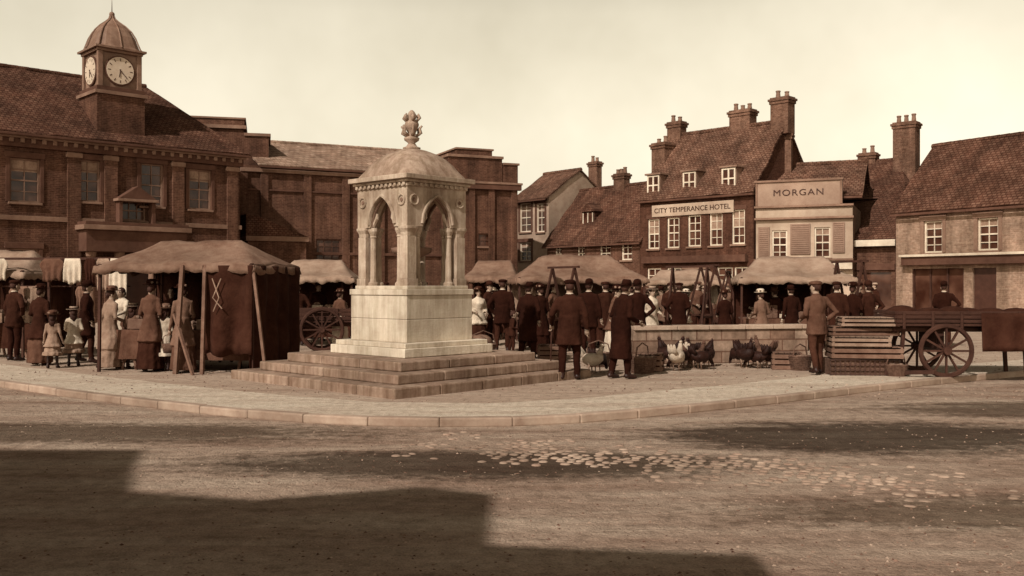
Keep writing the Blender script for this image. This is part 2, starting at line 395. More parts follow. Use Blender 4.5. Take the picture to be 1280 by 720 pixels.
# --- low cottage
b=Bld('tiled_cottage',684,58.5,803,52); L=b.L
for r in ((694,702,303,323),(722,731,302,323),(750,763,300,323),(777,790,299,325)):
    x0,x1,z0,z1=b.R(*r); b.window(x0,x1,z0,min(z1,4.0),2,3,WHITE,True,None,R.choice([0,.35]))
b.op.append((3.2,4.1,0,2.1)); b.win.box((3.2,.1,0),(4.1,.14,2.1),PAINTD)
b.front(0,L,4.2,BR_MID); b.sides(0,L,5.6,4.2,BR_MID,(2.8,7.4),(2.8,7.4)); b.roof(0,L,5.6,4.2,2.8,7.4,TILE_D,0,0,.3,.1)
x=b.S(742,1.3); q=b.det; q.box((x-.55,.9,5.1),(x+.55,2.6,5.95),TILE_D); b.win.box((x-.42,.86,5.25),(x+.42,.895,5.85),GLASS)
for k in (-.42,0,.42): b.win.box((x+k-.03,.83,5.25),(x+k+.03,.858,5.85),WHITE)
q.add([(x-.7,.75,5.93),(x+.7,.75,5.93),(x,.75,6.45),(x-.7,2.9,5.93),(x+.7,2.9,5.93),(x,2.9,6.45)],[(0,1,2),(0,2,5,3),(1,4,5,2)],TILE_D)
b.chimney(L-.35,1.9,1.0,.7,5,9.5,2); b.chimney(b.S(777,2.8),2.8,.9,.5,7,8.25,3); b.done()
# --- hotel
b=Bld('temperance_hotel',800,52,942,47); L=b.L
for u0,u1,v0,v1 in ((810,824,274,311),(834,849,272,310),(860,876,269,308),(887,903,266,307),(915,931,262,305)):
    x0,x1,z0,z1=b.R(u0,u1,v0,v1); b.window(x0,x1,z0,z1,2,4,WHITE,True,TRIMD,R.choice([0,.25,.5]))
for x in (.5,1.8,4.9): b.window(x,x+.9,.9,2.5,2,4,WHITE,True)
b.window(5.9,6.7,.9,2.5,2,3,WHITE)
b.op.append((3.2,4.2,0,2.4)); b.win.box((3.2,.1,0),(4.2,.14,2.4),PAINTD)
b.front(0,L,6.3,BR_HOTEL); b.sides(0,L,6,6.3,BR_HOTEL,(3,9.9),(3,9.9)); b.roof(0,L,6,6.3,3,9.9,TILE,0,0,.2,.1)
q=b.det; q.box((-.05,-.14,6.0),(L+.05,-.002,6.15),TRIM)
for u in (821,866,915):
    x=b.S(u,.5); q.box((x-.42,.25,6.4),(x+.42,2.2,7.5),TRIM); b.win.box((x-.34,.215,6.5),(x+.34,.245,7.43),GLASS)
    for k in (-.36,0,.36): b.win.box((x+k-.04,.17,6.45),(x+k+.04,.213,7.47),WHITE)
    for k in (6.47,6.95,7.44): b.win.box((x-.39,.175,k-.035),(x+.39,.214,k+.035),WHITE)
    q.box((x-.52,.1,7.503),(x+.52,2.4,7.6),LEAD)
x0,x1,z0,z1=b.R(816,918,256,268); 
q.box((x0,-.09,z0-.02),(x1,-.03,z1+.1),STUC)
text('hotel_sign_lettering','CITY TEMPERANCE HOTEL',.36,LETTER,b.e,((x0+x1)/2,-.1,(z0+z1)/2+.04),(x1-x0)*.93)
q.box((.3,-.3,2.75),(L-.3,-.003,3.1),TRIMD); q.box((2.9,-.25,2.4),(4.5,-.004,2.55),TRIM)
b.chimney(.25,3,.9,.6,8.5,10.75,2); b.chimney(b.S(926,3),3.2,1.25,.7,9.3,10.9,3); b.chimney(L-.15,3,1.0,.7,9.3,11.2,2)
b.done()
# --- morgan shop
b=Bld('shop_with_signboard',945,46.8,1066,45); L=b.L
for u0,u1,v0,v1 in ((965,984,288,324),(1018,1038,284,322)):
    x0,x1,z0,z1=b.R(u0,u1,v0,v1); b.window(x0,x1,z0,z1,2,4,WHITE,True,None,.25)
b.op.append((.4,3.7,.5,2.2)); b.win.box((.4,.12,.5),(3.7,.15,2.2),GLASS)
for k in (.4,1.2,2.0,2.9,3.6): b.win.box((k,.06,.5),(k+.07,.119,2.2),WHITE)
b.front(0,L,5.4,STUC); b.sides(0,L,8,5.4,BR_LIGHT)
q=b.det; sh=(988,1013,280,318),(1041,1056,278,316),(948,962,284,322)
for r in sh:
    x0,x1,z0,z1=b.R(*r); q.box((x0,-.07,z0),(x1,-.003,z1),SHUT)
    z=z0+.08
    while z<z1-.05: q.box((x0+.06,-.09,z),(x1-.06,-.072,z+.04),SHUT); z+=.1
z1=6.55; z0=5.42
q.box((0,-.12,z0),(L-.45,.1,z1),SIGNM)
q.box((-.06,-.2,z1),(L-.4,.14,z1+.1),TRIM); q.box((-.06,-.2,z0-.1),(L+.05,-.005,z0),TRIM); q.box((0,-.15,z0+.02),(.1,-.121,z1),TRIM); q.box((L-.56,-.15,z0+.02),(L-.46,-.121,z1),TRIM)
q.box((0,-.1,4.85),(L,-.004,5.2),STUC); q.box((-.05,-.2,4.75),(L+.05,-.005,4.85),TRIM)
text('shop_sign_lettering','MORGAN',.42,LETTER,b.e,((L-.45)/2,-.135,6.02),2.3,space=1.15)
q.box((0,-.3,2.35),(L,-.004,2.75),WHITE); q.box((-.05,-.4,2.75),(L+.05,-.005,2.85),TRIM)
b.roof(.1,L+.3,8,5.6,4,7.75,TILE,0,0,-.3,.12); b.chimney(.9,3.2,.75,.6,6.5,9.4,2)
b.done()
b=Bld('brick_house',1036,51,1128,48.5); L=b.L
b.front(0,L,6.2,BR_MID); b.sides(0,L,7,6.2,BR_MID,(3.5,8.3),(3.5,8.3)); b.roof(0,L,7,6.2,3.5,8.3,TILE_D,0,1.2,.2,.12)
b.chimney(b.S(1133,2.5),2.5,1.15,.8,3,10.2,3); b.chimney(.8,3.5,.9,.5,8,8.9,2); b.done()
b=Bld('lean_to_shop',1066,46,1122,44.6); L=b.L
b.op.append((.3,L-.3,.4,2.2)); b.win.box((.3,.12,.4),(L-.3,.15,2.2),GLASS)
b.front(0,L,3.6,BR_MID); b.sides(0,L,3.5,3.6,BR_MID)
b.r.patch((-.05,-.25,3.6),(L+.05,-.25,3.6),(L+.05,3.6,6.1),(-.05,3.6,6.1),8,8,TILE_D,.08)
b.det.box((0,-.35,3.42),(L,-.26,3.72),WHITE); b.det.box((.1,-.1,2.3),(L-.1,-.003,2.6),TRIMD); b.done()
b=Bld('corner_shop',1120,42,1300,36.6); L=b.L
for r in ((1155,1178,276,316),(1222,1248,272,313)):
    x0,x1,z0,z1=b.R(*r); b.window(x0,x1,z0,z1,2,4,WHITE,True,None,.25,TRIM)
b.op.append((.8,3.2,.5,2.3)); b.win.box((.8,.13,.5),(3.2,.15,2.3),GLASS); b.op.append((3.6,4.6,0,2.3)); b.win.box((3.6,.1,0),(4.6,.14,2.3),PAINTD)
for k in (.8,1.6,2.4,3.13): b.win.box((k,.05,.5),(k+.07,.129,2.3),WOODD)
b.front(0,L,4.9,BR_LIGHT); b.sides(0,L,5.6,4.9,BR_LIGHT,(2.8,7.8),(2.8,7.8)); b.roof(0,L,5.6,4.9,2.8,7.8,TILE_D,0,0,.25,.1)
b.det.box((.5,-.35,2.45),(L,-.004,2.8),TRIMD); b.det.box((.45,-.45,2.8),(L,-.005,2.9),WHITE); b.chimney(L-1,2.8,1,.7,7,9.3,2); b.done()
# --- terrace behind the photographer (its shadow falls over the road)
b=MB(); HY=-1.1
prof=[(-22,0),(-22,11.0),(-10.6,10.9),(-9.7,9.9),(-8.7,8.9),(-7.4,8.6),(-6.4,9.1),(-5.6,8.8),(-5.6,7.4),(-2.8,7.05),(-2.8,0)]
n=len(prof); vs=[(x,HY,z) for x,z in prof]+[(x,HY-8,z) for x,z in prof]
b.add(vs,[tuple(range(n)),tuple(reversed(range(n,2*n)))]+[(i,(i+1)%n,(i+1)%n+n,i+n) for i in range(n)],BR_MID)
e=empty('terrace_house'); b.obj('walls',e)
b=MB()
for x in (-20,-17,-14,-11,-8,-5):
    for z in (1,4.2):
        b.box((x,HY+.01,z),(x+1.1,HY+.04,z+1.7),GLASS); b.box((x-.06,HY+.01,z-.1),(x+1.16,HY+.1,z-.004),WHITE); b.box((x+.52,HY+.041,z),(x+.58,HY+.06,z+1.7),WHITE)
b.obj('windows',e)
# ------------------------------------------------------------------ ground, road, square
def groundmat(name,a,b2,kind):
    m,nt,bs=newmat(name); g=N(nt,'ShaderNodeNewGeometry').outputs['Position']
    mp=N(nt,'ShaderNodeMapping'); nt.links.new(g,mp.inputs[0]); mp.inputs['Scale'].default_value=(.3,1.5,1); mp.inputs['Rotation'].default_value=(0,0,math.radians(-6))
    f=noisen(nt,mp.outputs[0],1.1,6,.65); f2=noisen(nt,g,7,6,.78); f3=noisen(nt,g,60,3,.7)
    col=ramp(nt,f,[(.34,sep(a)),(.5,sep((a+b2)/2)),(.66,sep(b2))])
    col=mixc(nt,1.0,col,ramp(nt,f2,[(.3,(.6,.58,.56)),(.55,(1,1,1)),(.75,(1.3,1.3,1.3))]),'MULTIPLY')
    col=mixc(nt,1.0,col,ramp(nt,f3,[(.3,(.65,.65,.65)),(.6,(1.1,1.1,1.1))]),'MULTIPLY')
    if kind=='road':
        for cx,cy,rx,ry,st in ((4.2,11.0,2.7,1.2,.26),(-.3,9.35,3.0,.75,.3),(-5.4,11.3,3.6,.85,.42),(7.8,13.4,2.8,1.0,.4),(4.6,7.3,3.0,.6,.5)):  # damp ground and foreground shadows, both put into the road colour as dark patches
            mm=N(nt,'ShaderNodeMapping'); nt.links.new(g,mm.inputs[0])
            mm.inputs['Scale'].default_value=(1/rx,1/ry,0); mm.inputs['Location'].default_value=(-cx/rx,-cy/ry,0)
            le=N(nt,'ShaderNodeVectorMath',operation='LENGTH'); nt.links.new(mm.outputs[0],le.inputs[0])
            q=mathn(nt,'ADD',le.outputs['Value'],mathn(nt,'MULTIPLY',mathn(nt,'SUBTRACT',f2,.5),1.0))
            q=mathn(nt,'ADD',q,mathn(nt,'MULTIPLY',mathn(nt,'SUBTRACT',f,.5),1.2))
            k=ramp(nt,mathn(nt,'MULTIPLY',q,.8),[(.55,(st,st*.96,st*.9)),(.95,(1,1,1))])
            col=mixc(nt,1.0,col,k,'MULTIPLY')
    nt.links.new(col,bs.inputs['Base Color']); bs.inputs['Roughness'].default_value=.95; bs.inputs['Specular IOR Level'].default_value=.08
    h=mathn(nt,'ADD',mathn(nt,'MULTIPLY',f2,2.0),mathn(nt,'MULTIPLY',f3,.4))
    h=mathn(nt,'ADD',h,mathn(nt,'MULTIPLY',f,2.5))
    if kind=='road':
        vo=N(nt,'ShaderNodeTexVoronoi',feature='DISTANCE_TO_EDGE'); vo.inputs['Scale'].default_value=9; vo.inputs['Randomness'].default_value=1; nt.links.new(g,vo.inputs['Vector'])
        ed=mathn(nt,'MINIMUM',vo.outputs['Distance'],.12)
        h=mathn(nt,'ADD',h,mathn(nt,'MULTIPLY',mathn(nt,'MULTIPLY',ed,f),3.0))
    bumpn(nt,bs,h,.75,.035 if kind=='road' else .018); return m
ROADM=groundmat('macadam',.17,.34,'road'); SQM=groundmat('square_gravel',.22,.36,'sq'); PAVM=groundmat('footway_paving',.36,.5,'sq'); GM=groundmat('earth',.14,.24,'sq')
KERBM=M('kerb_stone',.2,.32,4,.9,.5); SETT=M('sett_stone',.15,.3,5,.85,.5)
b=MB(); b.add([(-600,-600,-.11),(600,-600,-.11),(600,900,-.11),(-600,900,-.11)],[(0,1,2,3)],GM); b.obj('ground')
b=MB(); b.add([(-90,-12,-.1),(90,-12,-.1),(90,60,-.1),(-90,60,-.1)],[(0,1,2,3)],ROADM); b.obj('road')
KP=[(-60,52),(-30,34),(-16,22.3),(-8.6,16.2),(-6.96,14.9),(-4.2,12.94),(-2.39,12.0),(-.78,11.72),(.6,11.95),(2.26,12.9),(4.3,14.35),(6.3,15.9),(9.9,18.3),(16,22),(30,30),(60,48)]
def ky(x):
    for i in range(len(KP)-1):
        if KP[i][0]<=x<=KP[i+1][0]:
            p0=KP[max(i-1,0)];p1=KP[i];p2=KP[i+1];p3=KP[min(i+2,len(KP)-1)]
            m1=(p2[1]-p0[1])/(p2[0]-p0[0]); m2=(p3[1]-p1[1])/(p3[0]-p1[0]); h=p2[0]-p1[0]; t=(x-p1[0])/h
            return (2*t**3-3*t*t+1)*p1[1]+(t**3-2*t*t+t)*h*m1+(-2*t**3+3*t*t)*p2[1]+(t**3-t*t)*h*m2
    return 50
xs=[-60+i*.4 for i in range(301)]; b=MB(); vs=[];fs=[]
for x in xs:
    k=ky(x); vs+= [(x,k+.12,-.105),(x,k+.12,0),(x,k+8,0),(x,150,0)]
for i in range(len(xs)-1):
    for j in range(3): fs.append((i*4+j,(i+1)*4+j,(i+1)*4+j+1,i*4+j+1))
b.add(vs,fs,SQM); b.obj('market_square')
b=MB(); vs=[]; fs=[]
for x in xs:
    k=ky(x); s_=(ky(min(x+.2,59))-ky(max(x-.2,-59)))/.4; wd=1.55*math.sqrt(1+s_*s_)
    vs+=[(x,k+.14,.004),(x,k+wd+.12*noise.noise(Vector((x*1.3,0,0))),.004)]
for i in range(len(xs)-1): fs.append((2*i,2*i+2,2*i+3,2*i+1))
b.add(vs,fs,PAVM); b.obj('pavement')
b=MB(); x=-30.0
while x<30:
    y=ky(x); dx=.9
    for _ in range(3):
        dx=.9/math.sqrt(1+((ky(x+dx)-y)/dx)**2)
    p=Vector((x,y,0));q=Vector((x+dx,ky(x+dx),0)); d=(q-p).normalized(); nn=Vector((-d.y,d.x,0)); p=p+d*.003;q=q-d*.003
    t=.01+R.uniform(-.006,.006); vs=[]
    for z in (-.108,t):
        for c in (p,q,q+nn*.16,p+nn*.16): vs.append((c.x,c.y,z))
    b.add(vs,[(0,3,2,1),(4,5,6,7),(0,1,5,4),(1,2,6,5),(2,3,7,6),(3,0,4,7)],KERBM); x+=dx
b.obj('kerb',bevel=.02)
# worn cobbles showing through the road surface
b=MB(); A=Vector((-1.2,10.75)); B2=Vector((4.6,7.9)); dd=(B2-A); LL=dd.length; dd.normalize(); nr=Vector((-dd.y,dd.x)); t=0
while t<LL:
    o=-.95
    while o<.95:
        w=R.uniform(.07,.12); fade=min(1,(t+.2)/1.6,(LL-t)/1.8)*(1-abs(o)/1.0)
        if R.random()<-.05+fade*.95+.5*noise.noise(Vector((t*1.6,o*1.6,0))):
            p=A+dd*(t+R.uniform(-.025,.025))+nr*(o+R.uniform(-.015,.015)); h=-.1+.004+.012*R.random()
            T=Matrix.Translation((p.x,p.y,0))@Matrix.Rotation(math.atan2(dd.y,dd.x)+R.uniform(-.3,.3),4,'Z'); lx=R.uniform(.038,.052)
            b.vloft([(0,0,-.106,lx*1.1,w*.47),(0,0,h-.006,lx*.95,w*.42),(0,0,h,lx*.6,w*.26)],SETT,9,T=T,sq=2.5)
        o+=w+.01
    t+=.108
b.obj('worn_cobbles',smooth=True)
b=MB()
for i in range(6500):
    if i<4200:
        y=5.2+R.random()**1.6*11; x=R.uniform(-.62,.62)*y; z0=-.1 if y<ky(x) else 0; s=R.uniform(.005,.015)
    else:
        y=R.uniform(14.5,27); x=R.uniform(-.56,.56)*y; z0=0.004 if y>ky(x)+.2 else -.1; s=R.uniform(.01,.025)
    a=R.uniform(0,6.3); v=[(x+s*math.cos(a+k*2.09)*R.uniform(.7,1.6),y+s*math.sin(a+k*2.09),z0) for k in range(3)]+[(x,y,z0+s*R.uniform(.4,.9))]
    b.add(v,[(0,1,3),(1,2,3),(2,0,3)],R.choice([KERBM,SETT,TRIM,WOOD,TRIMD]))
b.obj('loose_stones_and_straw')
# ------------------------------------------------------------------ fountain
fe=empty('drinking_fountain',(-1.76,16.85,0),math.radians(46.5))
r2=math.sqrt(.5)
b=MB()
for k,(hd,z0,z1) in enumerate(((3.16,-.05,.15),(2.66,.152,.3),(2.18,.302,.45))):
    h=hd*r2; n=3+ (2-k)
    w=2*h/n
    for i in range(n):
        for j in range(n):
            b.box((-h+i*w+.003,-h+j*w+.003,z0),(-h+(i+1)*w-.003,-h+(j+1)*w-.003,z1+R.uniform(-.003,.003)),STEPM)
b.obj('steps',fe,bevel=.02)
b=MB(); S=STONEP
h=1.42*r2; b.box((-h,-h,.455),(h,h,.6),S); h2=1.33*r2; b.box((-h2,-h2,.6),(h2,h2,.68),S)
h=1.06*r2; b.box((-h,-h,.68),(h,h,1.06),S); b.box((-h,-h,1.063),(h,h,1.46),S); b.box((-h-.02,-h-.02,1.462),(h+.02,h+.02,1.56),S)
b.box((-h+.05,-h+.05,1.56),(h-.05,h-.05,1.62),S)
b.obj('pedestal',fe,bevel=.01)
S=STONE
b=MB(); c=.56
for sx in (-1,1):
    for sy in (-1,1):
        x,y=sx*c,sy*c
        b.box((x-.12,y-.12,1.6),(x+.12,y+.12,1.74),S); b.box((x-.1,y-.1,1.74),(x+.1,y+.1,2.46),S)
        b.vloft([(x,y,2.46,.1,.1),(x,y,2.52,.11,.11),(x,y,2.58,.14,.14),(x,y,2.62,.14,.14)],S,16,sq=5)
        for dx,dy in ((-sx*.2,0),(0,-sy*.2),(-sx*.15,-sy*.15)):
            b.vloft([(x+dx,y+dy,z,r,r) for z,r in ((1.6,.09),(1.66,.09),(1.69,.065),(1.74,.057),(2.44,.052),(2.46,.066),(2.48,.055),(2.56,.09),(2.62,.09))],S,12)
b.obj('columns',fe,bevel=.006)
b=MB(); W=.67; ZS=2.62; ZA=3.13; ZT=3.28; hw=.32; th=.19
def arch(x):
    x=abs(x)
    if x>=hw: return ZS
    Rr=(hw*hw+(ZA-ZS)**2)/(2*hw); return ZS+math.sqrt(max(0,Rr*Rr-(x+Rr-hw)**2))
for k in range(4):
    T=Matrix.Rotation(k*math.pi/2,4,'Z')
    xsn=[-W]+[-hw-.0001]+[-hw+2*hw*i/20 for i in range(21)]+[hw+.0001]+[W]
    vs=[];fs=[]
    for x in xsn:
        z=arch(x); vs+=[(x,-W,z),(x,-W,ZT),(x,-W+th,z),(x,-W+th,ZT)]
    for i in range(len(xsn)-1):
        a,c2=i*4,(i+1)*4; fs+=[(a,c2,c2+1,a+1),(a+2,a+3,c2+3,c2+2),(a,a+2,c2+2,c2)]
    if k%2: vs=[(v[0]*.996,v[1]+.002,v[2]) for v in vs]
    b.add(vs,fs,S,T)
    arc=[(-hw-.03+(2*hw+.06)*i/24,-W-.008,arch((-hw+2*hw*i/24)*.999)+.03) for i in range(25)]
    b.tube(arc,.03,S,6,T=T)
    arc=[(-hw+(2*hw)*i/24,-W+.06,arch((-hw+2*hw*i/24)*.999)-.015) for i in range(25)]
    b.tube(arc,.028,TRIM,6,T=T)
    for sx in (-1,1):
        b.tube([(sx*(hw-.005),-W+.07,ZS+.02),(sx*(hw-.11),-W+.07,ZS+.16),(sx*(hw-.12),-W+.07,ZS+.24)],[.03,.035,.02],S,6,T=T)
    for sx in (-1,1):
        T2=T@Matrix.Translation((sx*.52,-W+.01,3.06))@Matrix.Rotation(math.radians(90),4,'X')
        ring=[(.085*math.cos(a*math.pi/8),.085*math.sin(a*math.pi/8),.015) for a in range(17)]
        b.tube(ring,.018,S,6,T=T2); b.vloft([(0,0,-.01,.05,.05),(0,0,.02,.03,.03)],TRIM,12,T=T2)
b.box((-W+.03,-W+.03,ZT-.03),(W-.03,W-.03,ZT+.04),S)
b.obj('arcade',fe)
b=MB()
b.box((-W-.02,-W-.02,ZT),(W+.02,W+.02,ZT+.07),S); b.box((-W-.06,-W-.06,ZT+.07),(W+.06,W+.06,ZT+.12),S); b.box((-W-.12,-W-.12,ZT+.12),(W+.12,W+.12,ZT+.2),S)
k=-W
while k<W:
    for T in [Matrix.Rotation(q*math.pi/2,4,'Z') for q in range(4)]: b.box((k,-W-.05,ZT+.012),(k+.06,-W-.021,ZT+.066),S,T)
    k+=.115
b.obj('cornice',fe,bevel=.008)
b=MB(); pr=[(.745,3.48,7),(.74,3.53,5),(.7,3.6,4),(.63,3.72,3.4),(.53,3.83,3),(.4,3.92,2.6),(.26,3.98,2.2),(.14,4.01,2)]
vs=[];n=48
for r,z,sq in pr:
    for i in range(n):
        a=2*math.pi*i/n; ca,sa=math.cos(a),math.sin(a); w=(abs(ca)**sq+abs(sa)**sq)**(-1/sq); vs.append((r*ca*w,r*sa*w,z))
fs=[(i*n+k,i*n+(k+1)%n,(i+1)*n+(k+1)%n,(i+1)*n+k) for i in range(len(pr)-1) for k in range(n)]+[tuple(range((len(pr)-1)*n,len(pr)*n))]
b.add(vs,fs,DOMEM); b.obj('dome',fe,smooth=True)
b=MB(); b.vloft([(0,0,z,r,r) for z,r in ((4.0,.15),(4.04,.16),(4.06,.1),(4.12,.06),(4.17,.13),(4.21,.14),(4.24,.08),(4.3,.07),(4.36,.1),(4.44,.13),(4.5,.11),(4.53,.07),(4.6,.09),(4.67,.05),(4.7,.02))],DOMEM,14)
for k in range(6):
    a=k*math.pi/3; ca,sa=math.cos(a),math.sin(a)
    b.tube([(ca*.08,sa*.08,4.24),(ca*.17,sa*.17,4.3),(ca*.15,sa*.15,4.37),(ca*.19,sa*.19,4.42)],[.03,.035,.025,.02],DOMEM,6)
    b.tube([(ca*.09,sa*.09,4.5),(ca*.15,sa*.15,4.56),(ca*.12,sa*.12,4.63)],[.025,.03,.015],DOMEM,6)
b.obj('finial',fe,smooth=True)
b=MB(); b.vloft([(0,0,z,r,r) for z,r in ((1.6,.2),(1.68,.2),(1.72,.12),(2.05,.09),(2.1,.14),(2.2,.34),(2.28,.36),(2.29,.3),(2.24,.2))],TRIM,20)
b.tube([(0,0,2.2),(0,0,2.55)],[.06,.04],TRIM,8); b.ell((0,0,2.58),(.08,.08,.1),TRIM)
b.obj('basin',fe,smooth=True)
# ------------------------------------------------------------------ market stalls
def stall(name,u0,u1,d,dep,ze,zr,mat,yaw=0,inset=.3,drape=(),goods=True,sag=.07):
    c=sv((u0+u1)/2,d); w=(u1-u0)/FX*d; e=empty(name,(c.x,c.y,0),yaw); hw=w/2; hd=dep/2
    b=MB()
    def zf(x,y):
        tx=max(0,(abs(x)-(hw-inset*w))/(inset*w)) if inset>0 else 0; ty=abs(y)/hd
        t=max(tx,ty) ; z=zr+(ze-zr)*t
        return z-sag*math.sin(math.pi*min(t,1))+.05*noise.noise(Vector((x*1.7+d,y*1.7,0)))+.018*noise.noise(Vector((x*5+d,y*5,0)))-.03*t*(1-math.cos(x*2*math.pi/(w/3)))/2
    nx,ny=34,18; vs=[];fs=[]
    for j in range(ny+1):
        for i in range(nx+1):
            x=-hw+w*i/nx; y=-hd+dep*j/ny; vs.append((x,y,zf(x,y)))
    for j in range(ny):
        for i in range(nx):
            k=j*(nx+1)+i; fs.append((k,k+1,k+nx+2,k+nx+1))
    b.add(vs,fs,mat)
    loop=[(-hw+w*i/40,-hd) for i in range(41)]+[(hw,-hd+dep*i/24) for i in range(1,25)]+[(hw-w*i/40,hd) for i in range(1,41)]+[(-hw,hd-dep*i/24) for i in range(1,25)]
    vs=[];fs=[]
    for i,(x,y) in enumerate(loop):
        z=zf(x,y); dr=.11+.04*abs(math.sin(i*.55))+.03*R.random(); o=.02*math.sin(i*1.3)
        nx_=x/hw if abs(x)>hw*.99 else 0; ny_=y/hd if abs(y)>hd*.99 else 0
        vs+=[(x,y,z),(x+nx_*(.02+o),y+ny_*(.02+o),z-dr)]
    for i in range(len(loop)-1): fs.append((2*i,2*i+2,2*i+3,2*i+1))
    b.add(vs,fs,mat); b.obj('canopy',e,smooth=True,solid=.008)
    b=MB()
    for x in (-hw+.06,hw-.06):
        for y in (-hd+.08,hd-.08): b.beam((x,y,0),(x+R.uniform(-.03,.03),y,ze),.05,WOODD)
        b.beam((x,-hd,ze-.04),(x,hd,ze-.04),.045,WOODD)
    for y in (-hd+.08,hd-.08): b.beam((-hw,y,ze-.09),(hw,y,ze-.09),.04,WOODD)
    b.beam((-hw+inset*w,0,zr-.05),(hw-inset*w,0,zr-.05),.04,WOODD)
    for x in (-hw+inset*w,hw-inset*w): b.beam((x,0,.0),(x,0,zr-.05),.045,WOODD)
    b.obj('frame',e)
    if goods:
        b=MB(); b.box((-hw+.15,-hd*.55,.72),(hw-.15,hd*.5,.77),WOOD)
        n=36; vs=[];fs=[]
        for j in range(5):
            for i in range(n+1):
                x=-hw+.15+(w-.3)*i/n; vs.append((x,-hd*.55-.01-.03*j/4*(1+math.sin(x*13)),.775-.14*j))
        for j in range(4):
            for i in range(n): k=j*(n+1)+i; fs.append((k,k+1,k+n+2,k+n+1))
        b.add(vs,fs,CANVD if R.random()<.7 else CLOTHS[3])
        for x in (-hw+.4,hw-.4):
            for y in (-hd*.5,hd*.42): b.beam((x-.15,y,0),(x,y,.72),.05,WOOD); b.beam((x+.15,y,0),(x,y,.72),.05,WOOD)
        x=-hw+.3
        while x<hw-.4:
            s=R.uniform(.2,.36); hh=R.uniform(.1,.35); m=R.choice([WICK,CLOTHS[4],CLOTHS[5],WOODL,WOOD,CLOTHS[6]])
            b.box((x,-hd*.45,.781),(x+s,-hd*.45+R.uniform(.3,.5),.77+hh),m)
            for _ in range(6):
                b.ell((x+R.uniform(.05,s-.05),-hd*.45+R.uniform(.05,.3),.77+hh+.03),(.05,.05,.045),VEG,8)
            x+=s+.05
        b.obj('goods_table',e,bevel=.01)
    b=MB()
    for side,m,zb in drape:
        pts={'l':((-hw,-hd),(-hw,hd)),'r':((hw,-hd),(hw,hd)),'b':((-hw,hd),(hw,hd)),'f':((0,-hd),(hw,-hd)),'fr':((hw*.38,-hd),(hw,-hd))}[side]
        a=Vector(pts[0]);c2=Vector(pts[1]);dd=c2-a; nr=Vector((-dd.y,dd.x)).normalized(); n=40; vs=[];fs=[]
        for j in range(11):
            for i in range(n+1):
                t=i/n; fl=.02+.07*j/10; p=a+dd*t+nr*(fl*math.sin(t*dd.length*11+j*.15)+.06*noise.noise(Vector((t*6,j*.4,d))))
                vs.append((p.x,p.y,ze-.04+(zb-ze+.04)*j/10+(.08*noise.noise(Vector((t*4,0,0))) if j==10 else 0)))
        for j in range(10):
            for i in range(n):
                k=j*(n+1)+i; fs.append((k,k+1,k+n+2,k+n+1))
        b.add(vs,fs,m)
    if b.V: b.obj('side_cloth',e,smooth=True,solid=.006)
    return e,hw,hd
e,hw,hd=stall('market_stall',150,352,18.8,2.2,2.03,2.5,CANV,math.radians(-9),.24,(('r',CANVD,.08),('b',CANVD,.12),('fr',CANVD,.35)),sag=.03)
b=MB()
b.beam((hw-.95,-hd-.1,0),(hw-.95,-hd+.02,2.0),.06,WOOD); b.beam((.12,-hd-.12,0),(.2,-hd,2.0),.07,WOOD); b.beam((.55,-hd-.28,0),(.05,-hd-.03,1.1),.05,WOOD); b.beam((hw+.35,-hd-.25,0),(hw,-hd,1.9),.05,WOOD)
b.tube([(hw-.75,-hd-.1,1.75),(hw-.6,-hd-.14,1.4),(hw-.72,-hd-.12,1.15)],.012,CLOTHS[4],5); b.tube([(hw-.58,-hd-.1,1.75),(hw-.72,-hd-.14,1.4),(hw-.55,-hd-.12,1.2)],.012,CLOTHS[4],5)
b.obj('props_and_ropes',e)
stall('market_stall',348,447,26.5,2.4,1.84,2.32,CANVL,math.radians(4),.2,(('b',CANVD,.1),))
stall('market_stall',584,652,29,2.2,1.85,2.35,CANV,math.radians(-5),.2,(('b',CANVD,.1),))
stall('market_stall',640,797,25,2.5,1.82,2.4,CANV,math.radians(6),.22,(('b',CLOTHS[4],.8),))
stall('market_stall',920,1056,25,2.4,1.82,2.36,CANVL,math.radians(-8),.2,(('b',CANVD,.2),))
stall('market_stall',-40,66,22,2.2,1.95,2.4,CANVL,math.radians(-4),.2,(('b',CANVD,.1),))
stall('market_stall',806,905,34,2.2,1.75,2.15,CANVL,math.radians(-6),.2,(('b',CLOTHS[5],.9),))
def aframe(u,d,h=2.1,w=1.4,yaw=0):
    c=sv(u,d); b=MB()
    for y in (-.5,.5):
        b.beam((-w/2,y,0),(0,y,h),.05,WOODD); b.beam((w/2,y,0),(0,y,h),.05,WOODD); b.beam((-w*.32,y,.8),(w*.32,y,.8),.05,WOODD)
    b.beam((0,-.7,h),(0,.7,h),.05,WOODD); b.obj('trestle_frame',None,(c.x,c.y,0),yaw)
aframe(885,26,2.15,1.2,.2); aframe(910,27,2.0,1.0,-.3); aframe(704,23,2.05,1.0,.5); aframe(1062,23.5,2.2,.9,.3); aframe(862,25,2.1,.8,.9)
c=sv(95,20.8); b=MB(); e=empty('clothes_rack',(c.x,c.y,0),math.radians(-3))
for x in (-2.2,-.6,1.05): b.beam((x,0,0),(x,0,2.25),.05,WOODD)
b.beam((-2.3,0,2.2),(1.2,0,2.2),.05,WOODD); b.beam((-2.3,.02,1.6),(1.2,.02,1.6),.03,WOODD); b.obj('rails',e)
b=MB(); x=-2.2; gi=0
